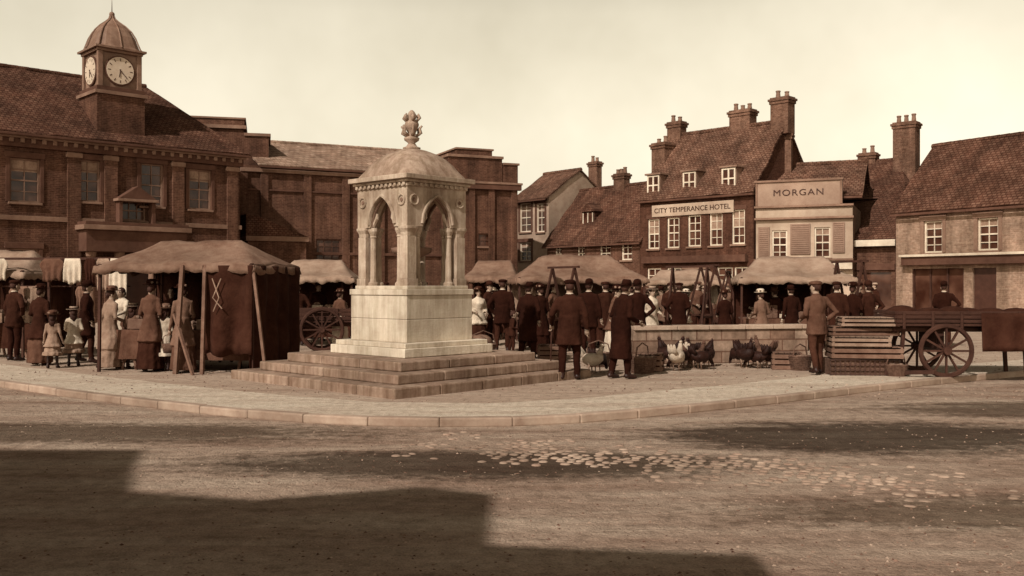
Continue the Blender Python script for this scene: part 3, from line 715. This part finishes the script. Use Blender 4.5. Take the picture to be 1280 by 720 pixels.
while x<1.1:
    w=R.uniform(.25,.6); zt=2.2 if R.random()<.6 else 1.6; zb=zt-R.uniform(.45,1.0); m=[CLOTHS[4],CLOTHS[5],CLOTHS[6],CLOTHS[4],CLOTHS[3],CLOTHS[5],CLOTHS[6],CLOTHS[1]][gi%8]; gi+=1; n=16; vs=[];fs=[];ph=R.uniform(0,6)
    yy=-.05-R.uniform(0,.08); sl_=R.random()<.5
    for j in range(9):
        t=j/8; ww=w*(.85+.15*min(1,t*3)) if sl_ else w*(.6+.4*min(1,t*5))*(1-.25*min(1,max(0,t-.35)*4))
        for i in range(n+1):
            q=i/n-.5; vs.append((x+w/2+q*ww,yy-.03*t*math.sin(q*20+ph)-.02,zt+(zb-zt)*t+.03*t*math.sin(q*7+ph)+.03*t*noise.noise(Vector((q*6+ph,0,0)))))
    for j in range(8):
        for i in range(n):
            k=j*(n+1)+i; fs.append((k,k+1,k+n+2,k+n+1))
    b.add(vs,fs,m); x+=w*R.uniform(.5,.95)
b.obj('hanging_garments',e,smooth=True,solid=.006)
# ------------------------------------------------------------------ people
ARM={'down':((.25,.03,1.13),(.265,-.05,.88)),'fwd':((.25,.03,1.13),(.15,-.24,1.06)),'reach':((.25,-.16,1.2),(.2,-.42,1.15)),
 'hip':((.37,.07,1.17),(.2,-.05,1.0)),'pocket':((.3,.06,1.14),(.22,-.06,.93)),'stick':((.28,0,1.14),(.3,-.2,.96)),'back':((.28,.12,1.15),(.08,.18,1.02)),
 'chest':((.27,.0,1.15),(.06,-.2,1.25)),'carry':((.26,.02,1.13),(.27,-.08,.86))}
def hand(mb,w,dirn,side,T=None,curl=.5,sc=1):
    w=Vector(w); d=Vector(dirn).normalized(); ref=Vector((0,-1,0)) if abs(d.y)<.7 else Vector((0,0,1))
    a=(ref-d*ref.dot(d)).normalized(); nrm=d.cross(a)*side
    p1=w+d*.085*sc
    mb.tube([w-d*.02,w+d*.03*sc,p1],[.024*sc,.036*sc,.038*sc],SKIN,8,flat=.5,T=T)
    for k,(o,l) in enumerate(((.028,.068),(.010,.078),(-.009,.072),(-.027,.056))):
        s=p1+a*o*sc-d*.012; m=s+d*l*.5*sc-nrm*.008*sc; e=m+(d*(1-curl)-nrm*curl).normalized()*l*.55*sc
        mb.tube([s,m,e],[.0095*sc,.009*sc,.006*sc],SKIN,5,T=T)
    s=w+d*.025*sc+a*.026*sc; m=s+(d*.6+a*.7).normalized()*.035*sc; e=m+(d*.9+a*.2-nrm*.4).normalized()*.032*sc
    mb.tube([s,m,e],[.012*sc,.011*sc,.007*sc],SKIN,5,T=T)
def person(name,u,d,h=1.72,yaw=180,kind='m',top=0,bot=1,coat=.78,aL='down',aR='down',stride=.0,lean=0,hat='cap',hatm=None,apron=False,turn=0,vox=None,stick=False,basket=False,bulk=None):
    B=MB(); E=MB(); ct=CLOTHS[top]; cb=CLOTHS[bot]; hatm=hatm or ct
    fem=kind in('w','g'); child=kind in('g','b'); f=.86 if fem else 1; 
    hs=1.0+(.32*(1.72-h)/.7 if child else 0); bulk=bulk or R.uniform(.94,1.12)
    lz=Matrix.Translation((0,0,.92))@Matrix.Rotation(math.radians(lean),4,'X')@Matrix.Translation((0,0,-.92))
    def P(p):
        p=Vector(p); return lz@p if p.z>.92 else p
    LT=lz
    wst=.125 if fem else .165
    tor=[(0,0,.80,.17,.125),(0,0,.93,.18,.135),(0,0,1.08,wst,.115+.0),(0,-.005,1.2,.17*f,.125),(0,-.01 if not fem else -.03,1.32,.195*f,.13 if not fem else .135),(0,0,1.42,.195*f,.105),(0,0.005,1.475,.12,.075),(0,.005,1.52,.062,.06)]
    B.vloft(tor,ct,20,T=LT)
    if fem or kind=='w':
        hem=.06 if kind=='w' else .42
        sk=R.uniform(.8,1.0) if kind=='w' else 1
        B.vloft([(0,.0,hem,.28*sk,.28*sk),(0,0,hem+.12,.265*sk,.26*sk),(0,0,.5,.235,.22),(0,0,.75,.2,.18),(0,0,.93,.18,.15),(0,0,1.06,.13,.118)],cb,40,fold=.05,nf=11,ph=R.uniform(0,6))
        if coat<.75: B.vloft([(0,0,coat,.27,.265),(0,0,.8,.215,.19),(0,0,1.0,.16,.145),(0,0,1.1,.135,.12)],ct,40,fold=.035,nf=8,ph=R.uniform(0,6))
    else:
        B.vloft([(0,0,coat,.215 if coat<.7 else .2,.17),(0,0,coat+.12 if coat<.75 else coat+.05,.2,.16),(0,0,.95,.185,.145),(0,0,1.12,.17,.13)],ct,32,fold=.025,nf=6,ph=R.uniform(0,6))
    for sx,sg in ((-1,1),(1,-1)):
        yo=-stride*sg*.5
        hip=(sx*.09,0,.9); knee=(sx*.105,yo*.55-.03*abs(stride)*2-.012,.5+.0); ank=(sx*.115,yo+(.02 if yo<=0 else .04),.1+(0.03 if yo>.08 else 0))
        r=(.095,.085,.067,.06,.053) if not fem else (.08,.07,.055,.048,.036)
        m1=(Vector(hip)+Vector(knee))/2; m2=(Vector(knee)+Vector(ank))/2+Vector((0,.012,0))
        legm=cb if not fem else LEATH
        B.tube([hip,m1,knee,m2,ank],list(r),legm,10)
        ax,ay,az=ank
        B.tube([(ax,ay+.06,az-.055),(ax,ay,az-.03),(ax+sx*.01,ay-.08,az-.055),(ax+sx*.02,ay-.165,az-.065)],[.036,.05,.046,.028],LEATH,8)
        B.tube([(ax,ay,az-.05),(ax,ay+.0,az+.04)],[.045,.05],LEATH,8)
    for sx,pose in ((-1,aL),(1,aR)):
        e,w=ARM[pose]; sh=(sx*.175*f,0,1.425)
        e=Vector((sx*e[0]*f,e[1],e[2]));w=Vector((sx*w[0],w[1],w[2]))
        sh2=P(sh);e2=P(e);w2=lz@w
        B.tube([P((sx*.13*f,0,1.42)),sh2,(sh2+e2)/2,e2,(e2+w2)/2,w2],[.06*f,.066*f,.058*f,.052*f,.047*f,.038*f],ct,10)
        hand(E,w2+(w2-e2).normalized()*.005,(w2-e2).normalized()+Vector((0,0,-.35)),sx,curl=.75 if pose in('stick','carry','fwd') else .4,sc=1.0 if not child else .9)
        E.tube([w2-(w2-e2).normalized()*.02,w2+(w2-e2).normalized()*.004],[.033*f,.031*f],CLOTHS[5] if kind=='m' else ct,8)
        if pose=='stick' and stick:
            g=w2+(w2-e2).normalized()*.07; E.tube([(g.x,g.y+.05,g.z+.03),(g.x,g.y,g.z+.04),(g.x+sx*.03,g.y-.05,0)],.012,WOODD,6)
        if basket and pose in('carry','fwd') and sx==1:
            g=w2+Vector((0,-.02,-.08)); E.vloft([(g.x,g.y,g.z-.38,.13,.1),(g.x,g.y,g.z-.2,.17,.13),(g.x,g.y,g.z-.19,.15,.11)],WICK,14)
            E.tube([(g.x-.16,g.y,g.z-.2),(g.x-.12,g.y,g.z-.04),(g.x,g.y,g.z+.01),(g.x+.12,g.y,g.z-.04),(g.x+.16,g.y,g.z-.2)],.01,WICK,5)
    HC=Vector((0,-.02,1.635)); HT=LT@Matrix.Translation(HC)@Matrix.Rotation(math.radians(turn),4,'Z')@Matrix.Rotation(math.radians(-lean*.4),4,'X')@Matrix.Scale(hs,4)@Matrix.Translation((0,0,.02*(hs-1)))
    B.tube([P((0,.01,1.46)),P((0,.0,1.53)),P((0,-.01,1.59))],[.062*f,.054*f,.054*f],SKIN,10)
    B.vloft([(0,-.03,-.118,.028,.03),(0,-.022,-.1,.046,.052),(0,-.008,-.06,.06,.078),(0,0,-.02,.068,.09),(0,.004,.03,.074,.097),(0,.008,.07,.069,.09),(0,.01,.1,.048,.064),(0,.01,.115,.02,.028)],SKIN,16,T=HT)
    B.tube([(0,-.085,.015),(0,-.108,-.02),(0,-.1,-.033)],[.011,.017,.012],SKIN,6,T=HT)
    for sx in (-1,1):
        E.ell((sx*.075,.01,-.015),(.011,.02,.032),SKIN,8,T=HT); E.ell((sx*.03,-.083,.012),(.013,.009,.007),CLOTHS[4],8,T=HT); E.ell((sx*.03,-.09,.012),(.006,.005,.006),EYE,6,T=HT)
        E.tube([(sx*.014,-.094,.03),(sx*.045,-.084,.03)],.005,HAIR,5,T=HT)
    E.tube([(-.024,-.093,-.06),(0,-.099,-.058),(.024,-.093,-.06)],[.003,.006,.003],COMB,5,T=HT)
    if kind=='m' and R.random()<.6: E.tube([(-.035,-.088,-.052),(0,-.103,-.042),(.035,-.088,-.052)],[.005,.011,.005],HAIR,6,T=HT)
    if kind=='m' and R.random()<.2: E.vloft([(0,-.06,-.2,.02,.02),(0,-.055,-.15,.045,.04),(0,-.05,-.09,.055,.045)],HAIR,10,T=HT)
    if fem:
        E.ell((0,.018,.03),(.086,.098,.098),HAIR,14,T=HT); E.ell((0,.09,-.02),(.055,.05,.06),HAIR,10,T=HT)
        if child: E.vloft([(0,.07,-.22,.06,.03),(0,.07,-.1,.075,.04),(0,.05,.02,.075,.06)],HAIR,12,T=HT)
    else:
        E.vloft([(0,.04,-.055,.062,.062),(0,.03,0,.076,.08),(0,.018,.05,.08,.094),(0,.015,.09,.066,.08),(0,.012,.122,.03,.04)],HAIR,14,T=HT)
    if hat=='cap':
        E.vloft([(0,.01,.055,.086,.105),(0,.005,.075,.105,.125),(0,0,.1,.108,.13),(0,.01,.125,.08,.095),(0,.02,.133,.02,.03)],hatm,18,T=HT)
        E.vloft([(0,-.085,.052,.065,.065),(0,-.08,.066,.068,.06)],hatm,14,T=HT)
    elif hat=='bowler':
        E.vloft([(0,0,.055,.125,.155),(0,0,.066,.128,.158)],hatm,20,T=HT); E.vloft([(0,0,.06,.088,.108),(0,0,.12,.088,.106),(0,0,.165,.07,.085),(0,0,.185,.02,.03)],hatm,18,T=HT)
    elif hat=='trilby':
        E.vloft([(0,0,.052,.14,.17),(0,0,.062,.145,.172)],hatm,20,T=HT); E.vloft([(0,0,.055,.088,.108),(0,0,.13,.08,.1),(0,0,.165,.06,.08),(0,0,.155,.02,.04)],hatm,18,T=HT)
    elif hat=='boater':
        E.vloft([(0,0,.07,.16,.17),(0,0,.08,.16,.17)],STRAW,24,T=HT); E.vloft([(0,0,.08,.09,.1),(0,0,.145,.088,.098)],STRAW,20,T=HT); E.vloft([(0,0,.081,.092,.102),(0,0,.11,.092,.102)],CLOTHS[0],20,T=HT)
    elif hat=='wide':
        E.vloft([(0,0,.085,.17,.18),(0,0,.098,.175,.185)],hatm,24,fold=.03,nf=3,T=HT); E.vloft([(0,.0,.09,.11,.12),(0,0,.15,.115,.12),(0,0,.19,.08,.09),(0,0,.2,.02,.03)],hatm,20,T=HT)
        for a in range(5): E.ell((.09*math.cos(a),.09*math.sin(a),.125),(.04,.04,.035),CLOTHS[R.choice([4,6,1])],8,T=HT)
    if apron:
        E.vloft([(0,-.03,.2,.2,.245),(0,-.02,.5,.17,.215),(0,-.02,.75,.15,.18),(0,-.01,1.04,.12,.12),(0,-.02,1.3,.1,.135)],CLOTHS[5],20)
    if kind=='m': E.tube([P((.058*math.cos(a),.06*math.sin(a)-.0,1.515)) for a in [q*math.pi/5 for q in range(11)]],.014,CLOTHS[5] if R.random()<.5 else ct,5)
    vox=vox or (.017 if d<19 else .022 if d<24 else .03)
    src=bpy.data.meshes.new('tmp'); src.from_pydata([tuple(v) for v in B.V],[],B.F); src.update()
    o=bpy.data.objects.new('tmp',src); coll.objects.link(o)
    md=o.modifiers.new('r','REMESH'); md.mode='VOXEL'; md.voxel_size=vox; md.adaptivity=0
    sm=o.modifiers.new('s','SMOOTH'); sm.iterations=2; sm.factor=.5
    dg=bpy.context.evaluated_depsgraph_get(); ev=o.evaluated_get(dg); me=ev.to_mesh()
    bv=BVHTree.FromPolygons(B.V,B.F)
    FN=MB(); FN.mats=list(B.mats); FN.V=[v.co.copy() for v in me.vertices]
    for p in me.polygons:
        FN.F.append(list(p.vertices)); r=bv.find_nearest(p.center); FN.I.append(B.I[r[2]] if r[2] is not None else 0)
    ev.to_mesh_clear(); bpy.data.objects.remove(o); bpy.data.meshes.remove(src)
    sd=R.uniform(0,50)
    for v in FN.V:
        if v.z<1.48 and v.z>.12:
            q=noise.noise(Vector((v.x*9+sd,v.y*9,v.z*5)))*.02+noise.noise(Vector((v.x*20,v.y*20+sd,v.z*12)))*.009
            l=math.hypot(v.x,v.y)+.05; v.x+=v.x/l*q; v.y+=v.y/l*q
    off=len(FN.V); FN.V+=E.V
    for f_,i in zip(E.F,E.I): FN.F.append([off+z for z in f_]); FN.I.append(FN.mi(E.mats[i]))
    sc=h/(1.76+(.06 if hat in('bowler','trilby') else .02)+ (hs-1)*.15)
    for v in FN.V:
        kb=1+(bulk-1)*max(0,min(1,(1.5-v.z)/.2)); v.x*=sc*(1.08 if child else 1)*kb; v.y*=sc*(1.08 if child else 1)*kb; v.z*=sc
    c=sv(u,d); ob=FN.obj(name,None,(c.x,c.y,0),math.radians(yaw),smooth=True); return ob
P_=person
P_('woman',137,18.5,1.58,150,'w',4,4,.45,'fwd','down',.3,3,'wide',CLOTHS[3],turn=-30)
P_('girl',166,18.6,1.28,170,'g',6,6,.8,'down','fwd',0,0,'boater')
P_('woman',188,18.1,1.7,175,'w',3,1,.6,'fwd','fwd',0,4,'wide',CLOTHS[0])
P_('girl',206,18.2,1.24,165,'g',5,5,.8,'fwd','down',0,0,'wide',CLOTHS[6])
P_('woman',229,17.9,1.64,-160,'w',6,3,.55,'fwd','carry',0,3,'wide',CLOTHS[1],basket=True)
P_('man',108,20,1.74,120,'m',0,1,.6,'pocket','down',.2,0,'bowler')
P_('girl',92,19.2,1.2,200,'g',5,4,.7,'fwd','fwd',0,2,'boater')
P_('woman',154,20.2,1.6,-20,'w',5,3,.8,'fwd','reach',0,4,'none',apron=True)
P_('woman',50,19.5,1.62,170,'w',1,3,.6,'down','fwd',0,2,'wide',CLOTHS[0]); P_('man',18,20.5,1.75,150,'m',1,0,.75,'hip','down',0,0,'cap'); P_('girl',66,18.8,1.1,190,'g',4,4,.7,'down','down',.1,0,'wide',CLOTHS[3])
P_('man',282,20.2,1.7,20,'m',0,0,.75,'fwd','reach',0,6,'cap'); P_('woman',215,20.0,1.6,10,'w',1,1,.8,'fwd','fwd',0,3,'none')
P_('boy',318,18.5,1.15,150,'b',3,2,.8,'fwd','down',0,3,'cap')
P_('woman',425,24.5,1.5,150,'w',3,5,.75,'fwd','down',0,0,'wide',CLOTHS[1]); P_('man',398,27.5,1.7,40,'m',0,1,.78,'fwd','fwd'); P_('man',372,25.5,1.68,200,'m',1,0,.7,'pocket','down',.1,0,'cap')
P_('man',531,30,1.72,190,'m',0,1,.7); P_('man',482,31,1.72,150,'m',1,0,.7)
P_('man',628,23.2,1.78,165,'m',0,1,.7,'down','pocket',.1,2,'cap'); P_('man',611,26,1.75,60,'m',1,0,.75,'down','hip',0,0,'bowler')
P_('boy',640,22.2,1.05,100,'b',1,1,.78,'fwd','fwd',.1,4,'none'); P_('woman',598,25.2,1.55,20,'w',5,1,.7,'fwd','fwd',0,0,'wide',CLOTHS[1])
P_('man',660,20.6,1.72,140,'m',0,0,.45,'pocket','fwd',.1,3,'trilby',bulk=1.15); P_('woman',676,22.5,1.62,200,'w',0,0,.5,'fwd','fwd',0,0,'wide',CLOTHS[0])
P_('man',692,24,1.7,70,'m',3,1,.78,'hip','down',.2,0,'cap')
P_('man',712,16.5,1.74,172,'m',1,0,.62,'down','stick',.12,2,'cap',CLOTHS[0],stick=True,turn=10,bulk=1.12)
P_('man',736,21.5,1.78,150,'m',0,0,.7,'down','hip',0,0,'bowler'); P_('man',757,23.2,1.72,200,'m',1,1,.6,'pocket','down',0,0,'cap')
P_('man',776,16.7,1.76,118,'m',0,0,.36,'fwd','fwd',.15,8,'trilby',turn=20,bulk=1.1)
P_('man',797,20.2,1.76,190,'m',0,1,.7,'hip','down',0,0,'bowler'); P_('woman',768,21.5,1.6,60,'w',3,5,.7,'fwd','fwd',0,5,'wide',CLOTHS[0])
P_('woman',814,22.5,1.6,30,'w',5,5,.8,'fwd','fwd',0,2,'boater',apron=True)
P_('man',849,24,1.7,170,'m',0,0,.5,'fwd','pocket',0,3,'cap'); P_('man',838,27,1.7,10,'m',1,0,.75,'fwd','down',0,0,'cap')
P_('man',872,28,1.74,20,'m',3,1,.75,'fwd','fwd'); P_('woman',906,24,1.48,180,'w',0,0,.6,'fwd','fwd',0,0,'wide',CLOTHS[1]); P_('man',934,26.5,1.72,30,'m',1,1,.75,'fwd','reach',0,5,'cap')
P_('woman',952,23,1.5,-160,'w',6,1,.7,'fwd','fwd',0,3,'wide',CLOTHS[5]); P_('man',968,25,1.74,150,'m',0,0,.6,'hip','down',0,0,'bowler'); P_('man',990,23,1.65,200,'m',0,1,.7,'fwd','down',0,3,'trilby')
P_('man',1021,17.5,1.72,196,'m',3,2,.76,'hip','fwd',.2,2,'cap',turn=25)
P_('man',1046,22,1.72,170,'m',1,0,.65,'down','pocket',0,0,'cap'); P_('woman',1066,22.5,1.66,150,'w',0,0,.5,'fwd','fwd',0,0,'wide',CLOTHS[0]); P_('man',1086,22.8,1.74,200,'m',1,1,.7,'hip','down',0,0,'bowler'); P_('man',1073,24.5,1.7,20,'m',0,0,.7)
P_('man',1180,25,1.74,160,'m',0,1,.6,'hip','fwd',0,0,'bowler')
hats=['cap','bowler','trilby','cap']
bands=[(590,660),(650,700),(690,800),(700,810),(800,870),(870,930),(930,1000),(1000,1110),(360,440),(700,1000)]
for i in range(46):
    u=R.uniform(*bands[i%10]); d=R.uniform(23.5,35); k=R.random()
    if k<.66: P_('man',u,d,R.uniform(1.58,1.84),R.uniform(0,360),'m',R.choice([0,0,1,1,3,2,5,6]),R.choice([0,1,2]),R.choice([.5,.65,.78,.82]),R.choice(['down','fwd','pocket','hip','reach']),R.choice(['down','fwd','hip']),R.choice([0,.2]),R.uniform(0,14),R.choice(hats),R.choice([None,CLOTHS[0],CLOTHS[3],STRAW]),vox=.032)
    else: P_('woman',u,d,R.uniform(1.48,1.68),R.uniform(0,360),'w',R.choice([0,5,3,4,5]),R.choice([0,3,1,6]),.7,'fwd','fwd',0,R.uniform(0,8),'wide',R.choice([CLOTHS[0],CLOTHS[5],CLOTHS[3]]),vox=.032)
# ------------------------------------------------------------------ hens
def hen(u,d,m,yaw,peck=False,s=1.0):
    b=MB(); 
    b.tube([(0,.2,.27),(0,.14,.24),(0,.05,.22),(0,-.06,.22),(0,-.13,.26),(0,-.15,.31)],[.02,.07,.1,.105,.075,.04],m,12,flat=1.05)
    for k in (-.03,0,.03): b.tube([(k,.13,.26),(k*1.3,.2,.34),(k*1.6,.24,.42)],[.045,.04,.012],m,6)
    if peck: nk=[(0,-.12,.27),(0,-.2,.2),(0,-.25,.1)]; hd=Vector((0,-.26,.07))
    else: nk=[(0,-.11,.28),(0,-.15,.36),(0,-.16,.42)]; hd=Vector((0,-.17,.44))
    b.tube(nk,[.06,.04,.028],m,10); b.ell(hd,(.025,.034,.03),m,10)
    b.tube([hd+Vector((0,-.028,0)),hd+Vector((0,-.06,-.012))],[.01,.002],WOODL,6)
    for k in range(3): b.ell(hd+Vector((0,-.02+.018*k,.032)),(.005,.01,.018),COMB,6)
    b.ell(hd+Vector((0,-.026,-.03)),(.008,.008,.016),COMB,6)
    for sx in (-1,1):
        b.ell((sx*.085,.03,.23),(.028,.1,.06),m,10); b.tube([(sx*.045,.02,.16),(sx*.045,.03,.09),(sx*.045,.02,.012)],[.03,.012,.008],WOODL,6)
        for a in (-.5,0,.5): b.tube([(sx*.045,.02,.01),(sx*.045+.045*math.sin(a),.02-.045*math.cos(a),.005)],[.006,.003],WOODL,5)
        b.tube([(sx*.045,.02,.01),(sx*.045,.05,.005)],[.006,.003],WOODL,5)
    for v in range(len(b.V)): b.V[v]=b.V[v]*s
    c=sv(u,d); b.obj('hen',None,(c.x,c.y,0),yaw,smooth=True)
for i,(u,d) in enumerate([(842,19.2),(852,18.7),(861,19.3),(868,18.8),(876,18.5),(884,19.1),(846,18.2),(922,19.2),(931,18.8),(939,19.3),(947,18.7),(955,19.2),(835,18.9),(962,18.8),(858,19.0),(872,19.2)]):
    hen(u,d,[FEB,FEB,FEB,FEBR,FEB,FEB,FEW,FEB][i%8],R.uniform(0,6.28),i%3==1,R.uniform(1.05,1.3))
hen(740,17.6,FEW,1.0,False,1.2); hen(748,17.9,FEB,2.5,True,1.1)
# ------------------------------------------------------------------ low stone wall
a=sv(792,19.6);c=sv(1010,20.4); b=MB(); dv=c-a; L=dv.length; ang=math.atan2(dv.y,dv.x)
WALLM=brickmat('pen_wall_stone',.13,.26,.09,.55,.24,.015,.6)
b.box((0,0,0),(L,.3,.7),WALLM); x=0
while x<L-.05:
    w=min(R.uniform(.6,.95),L-x); b.box((x+.004,-.05,.702),(x+w-.004,.35,.79+R.uniform(-.006,.006)),KERBM); x+=w
b.obj('low_stone_wall',None,(a.x,a.y,0),ang,bevel=.015)
def crate(b,x,y,z,w,d,h,m,rot=0):
    T=Matrix.Translation((x,y,z))@Matrix.Rotation(rot,4,'Z')
    for sx in (0,1):
        for sy in (0,1): b.box((sx*(w-.04),sy*(d-.04),0),(sx*(w-.04)+.04,sy*(d-.04)+.04,h),m,T)
    n=max(2,int(h/.09))
    for i in range(n):
        z0=i*h/n+.008; z1=(i+1)*h/n-.022
        b.box((-.01,-.014,z0),(w+.01,-.001,z1),m,T); b.box((-.01,d+.001,z0),(w+.01,d+.014,z1),m,T); b.box((-.014,0,z0),(-.001,d,z1),m,T); b.box((w+.001,0,z0),(w+.014,d,z1),m,T)
    n=int(w/.1)
    for i in range(n): b.box((i*w/n+.006,0,h),((i+1)*w/n-.006,d,h+.012),m,T)
    b.box((.02,.02,.01),(w-.02,d-.02,h-.03),CANVD,T)
c=sv(1074,17.6); b=MB()
for i in range(15): b.box((-.62+i*.087,-.37,0),(-.60+i*.087,-.355,.3),IRON)
for k in (.02,.1,.19,.28): b.box((-.62,-.385,k),(.62,-.372,k+.015),IRON)
b.box((-.6,-.34,0),(.6,.3,.29),WICK); z=.31
for i,(w,h,o) in enumerate(((1.22,.2,.03),(1.0,.17,-.08),(1.18,.16,.04),(.98,.15,.09))):
    crate(b,-w/2+o,-.36+R.uniform(-.05,.05),z,w,.65,h,[WOOD,WOODL,WOOD,WOODL][i],rot=R.uniform(-.1,.1)); z+=h+.016
b.obj('stack_of_crates',None,(c.x,c.y,0),math.radians(-4))
for u,d,w in ((812,18.3,.5),(983,18.6,.55),(690,21,.6)):
    c=sv(u,d); b=MB(); crate(b,-w/2,-.2,0,w,.4,.32,WOOD); b.obj('poultry_crate',None,(c.x,c.y,0),R.uniform(-.3,.3))
def basket(u,d,r=.25,h=.28):
    c=sv(u,d); b=MB(); n=8
    for i in range(n): 
        z=h*i/n; rr=r*(.78+.22*i/n); b.tube([(rr*math.cos(a*math.pi/9),rr*math.sin(a*math.pi/9),z+.02) for a in range(19)],.022,WICK,5)
    b.vloft([(0,0,0,r*.76,r*.76),(0,0,h*.85,r*.93,r*.93),(0,0,h*.9,r*.7,r*.7)],WICK,16)
    b.tube([(-r,0,h),(-r*.8,0,h+r*.7),(0,0,h+r),(r*.8,0,h+r*.7),(r,0,h)],.014,WICK,6)
    for _ in range(12): b.ell((R.uniform(-.6,.6)*r,R.uniform(-.6,.6)*r,h*.9),(.05,.05,.05),VEG,8)
    b.obj('wicker_basket',None,(c.x,c.y,0),R.uniform(0,3))
basket(803,17.8,.26,.3); basket(748,19.2,.24); basket(1000,18.4,.22); basket(345,19.0,.25); basket(604,22,.3); basket(1120,17.2,.2,.2)
def wheel(b,x,y,z,r,m,n=12):
    b.tube([(x+r*math.cos(a*math.pi/16),y,z+r*math.sin(a*math.pi/16)) for a in range(33)],.045,m,6,cap=False)
    for k in range(n):
        a=k*2*math.pi/n; b.beam((x+.07*math.cos(a),y,z+.07*math.sin(a)),(x+(r-.02)*math.cos(a),y,z+(r-.02)*math.sin(a)),.035,m)
    b.tube([(x,y-.1,z),(x,y+.1,z)],[.07,.085],m,12)
def cart(name,u,d,L,W,zb,hs,r,wx,yaw=0,shaft=-1):
    c=sv(u,d); b=MB(); e=empty(name,(c.x,c.y,0),yaw)
    b.box((-L/2,-W/2,zb),(L/2,W/2,zb+.05),WOODD)
    for i in range(3):
        z=zb+.06+i*hs/3; b.box((-L/2,-W/2-.02,z),(L/2,-W/2+.006,z+hs/3-.015),WOODD); b.box((-L/2,W/2-.006,z),(L/2,W/2+.02,z+hs/3-.015),WOODD); b.box((-L/2-.02,-W/2,z),(-L/2+.004,W/2,z+hs/3-.015),WOODD); b.box((L/2-.004,-W/2,z),(L/2+.02,W/2,z+hs/3-.015),WOODD)
    k=-L/2+.1
    while k<L/2: b.box((k,-W/2-.05,zb-.05),(k+.05,-W/2-.022,zb+hs+.05),WOODD); k+=.5
    for y in (-W/2+.2,W/2-.2): b.beam((-L/2,y,zb-.06),(L/2,y,zb-.06),.09,WOODD)
    b.obj('body',e,bevel=.006)
    b=MB()
    for x in wx:
        for y in (-W/2-.1,W/2+.1): wheel(b,x,y,r+.03,r,WOODD)
        b.beam((x,-W/2-.1,r+.03),(x,W/2+.1,r+.03),.07,IRON); b.box((x-.06,-W/2+.15,r+.05),(x+.06,W/2-.15,zb-.1),WOODD)
    b.obj('wheels',e)
    b=MB()
    for y in (-W/2+.25,W/2-.25): b.beam((shaft*L/2,y,zb-.08),(shaft*(L/2+.6),y,.1),.06,WOODD)
    b.beam((shaft*(L/2+.5),-W/2+.1,.16),(shaft*(L/2+.5),W/2-.1,.16),.05,WOODD)
    b.obj('shafts',e)
    return e,c
e,c=cart('market_cart',1200,17.6,2.7,1.2,.9,.22,.44,(-.52,),math.radians(-3),shaft=1)
b=MB()
for y in (-.4,.4): b.beam((-1.15,y,.9),(-1.22,y,0),.06,WOODD); b.beam((.95,y,.9),(1.0,y,0),.06,WOODD)
b.beam((-1.5,-.5,.06),(-.75,-.75,.1),.07,WOODD)
b.obj('props',e)
b=MB()
for i in range(6): b.ell((-1.0+i*.4,R.uniform(-.2,.2),1.08),(.3,.35,R.uniform(.12,.2)),CANVD,12)
b.obj('sacks',e,smooth=True)
# dark tarpaulin hung over the far side of the cart bed
b=MB(); vs=[]; fs=[]
for j in range(9):
    for i in range(31):
        x=.1+1.2*i/30; vs.append((x,-.66-.03*math.sin(x*14)*(j/8)-.02*j/8,1.14-.085*j))
for j in range(8):
    for i in range(30): k=j*31+i; fs.append((k,k+1,k+32,k+31))
b.add(vs,fs,CANVD); b.obj('tarpaulin',e,smooth=True,solid=.008)
cart('handcart',402,24,1.5,.8,.7,.3,.5,(0,),math.radians(12))
b=MB()
for i in range(5): b.ell((R.uniform(-.4,.4),R.uniform(-.2,.2),.18),(.28,.22,.2),CANV,12)
c=sv(600,24); b.obj('heap_of_sacks',None,(c.x,c.y,0),smooth=True)
# ------------------------------------------------------------------ light, sky, camera
EL=40; hd_=Vector((.514,.857,0)); el=math.radians(EL)
sd=Vector((hd_.x*math.cos(el),hd_.y*math.cos(el),-math.sin(el)))
sl=bpy.data.lights.new('sun','SUN'); sl.energy=4.5; sl.angle=math.radians(.6); sl.color=(1,.955,.88)
so=bpy.data.objects.new('sun',sl); coll.objects.link(so); so.rotation_euler=sd.to_track_quat('-Z','Y').to_euler(); so.location=(-10,-10,30)
w=bpy.data.worlds.new('World'); scene.world=w; w.use_nodes=True; nt=w.node_tree; bg=nt.nodes['Background']
sk=N(nt,'ShaderNodeTexSky'); sk.sky_type='NISHITA'; sk.sun_disc=False; sk.sun_elevation=el; sk.sun_rotation=math.atan2(-hd_.x,-hd_.y); sk.dust_density=4; sk.air_density=1.0
bw=N(nt,'ShaderNodeRGBToBW'); nt.links.new(sk.outputs[0],bw.inputs[0])
gv=coords(nt,'Generated'); sp=N(nt,'ShaderNodeSeparateXYZ'); nt.links.new(gv,sp.inputs[0])
# sky gain shaped by elevation: low band boosted, zenith dimmed to keep shadows dark
hz=ramp(nt,sp.outputs[2],[(0,(.78,.78,.78)),(.14,(.82,.82,.82)),(.27,(.84,.84,.84)),(.5,(.11,.11,.11)),(1,(.07,.07,.07))])
cl=ramp(nt,noisen(nt,gv,2.6,5,.6),[(.3,(.82,.81,.78)),(.7,(1.08,1.08,1.08))])
v=mixc(nt,1.0,mixc(nt,1.0,hz,cl,'MULTIPLY'),(1.04,.945,.74,1),'MULTIPLY')
g=mathn(nt,'MULTIPLY',bw.outputs[0],2.55)
tint=mixc(nt,1.0,g,v,'MULTIPLY')
nt.links.new(tint,bg.inputs[0]); bg.inputs[1].default_value=.15
cd=bpy.data.cameras.new('camera'); co=bpy.data.objects.new('camera',cd); coll.objects.link(co); co.location=(0,0,CH); co.rotation_euler=(math.radians(90),0,0)
cd.sensor_width=36; cd.lens=FX/1280*36; cd.shift_y=-(360-355)/1280; cd.clip_start=.1; cd.clip_end=2500
scene.camera=co
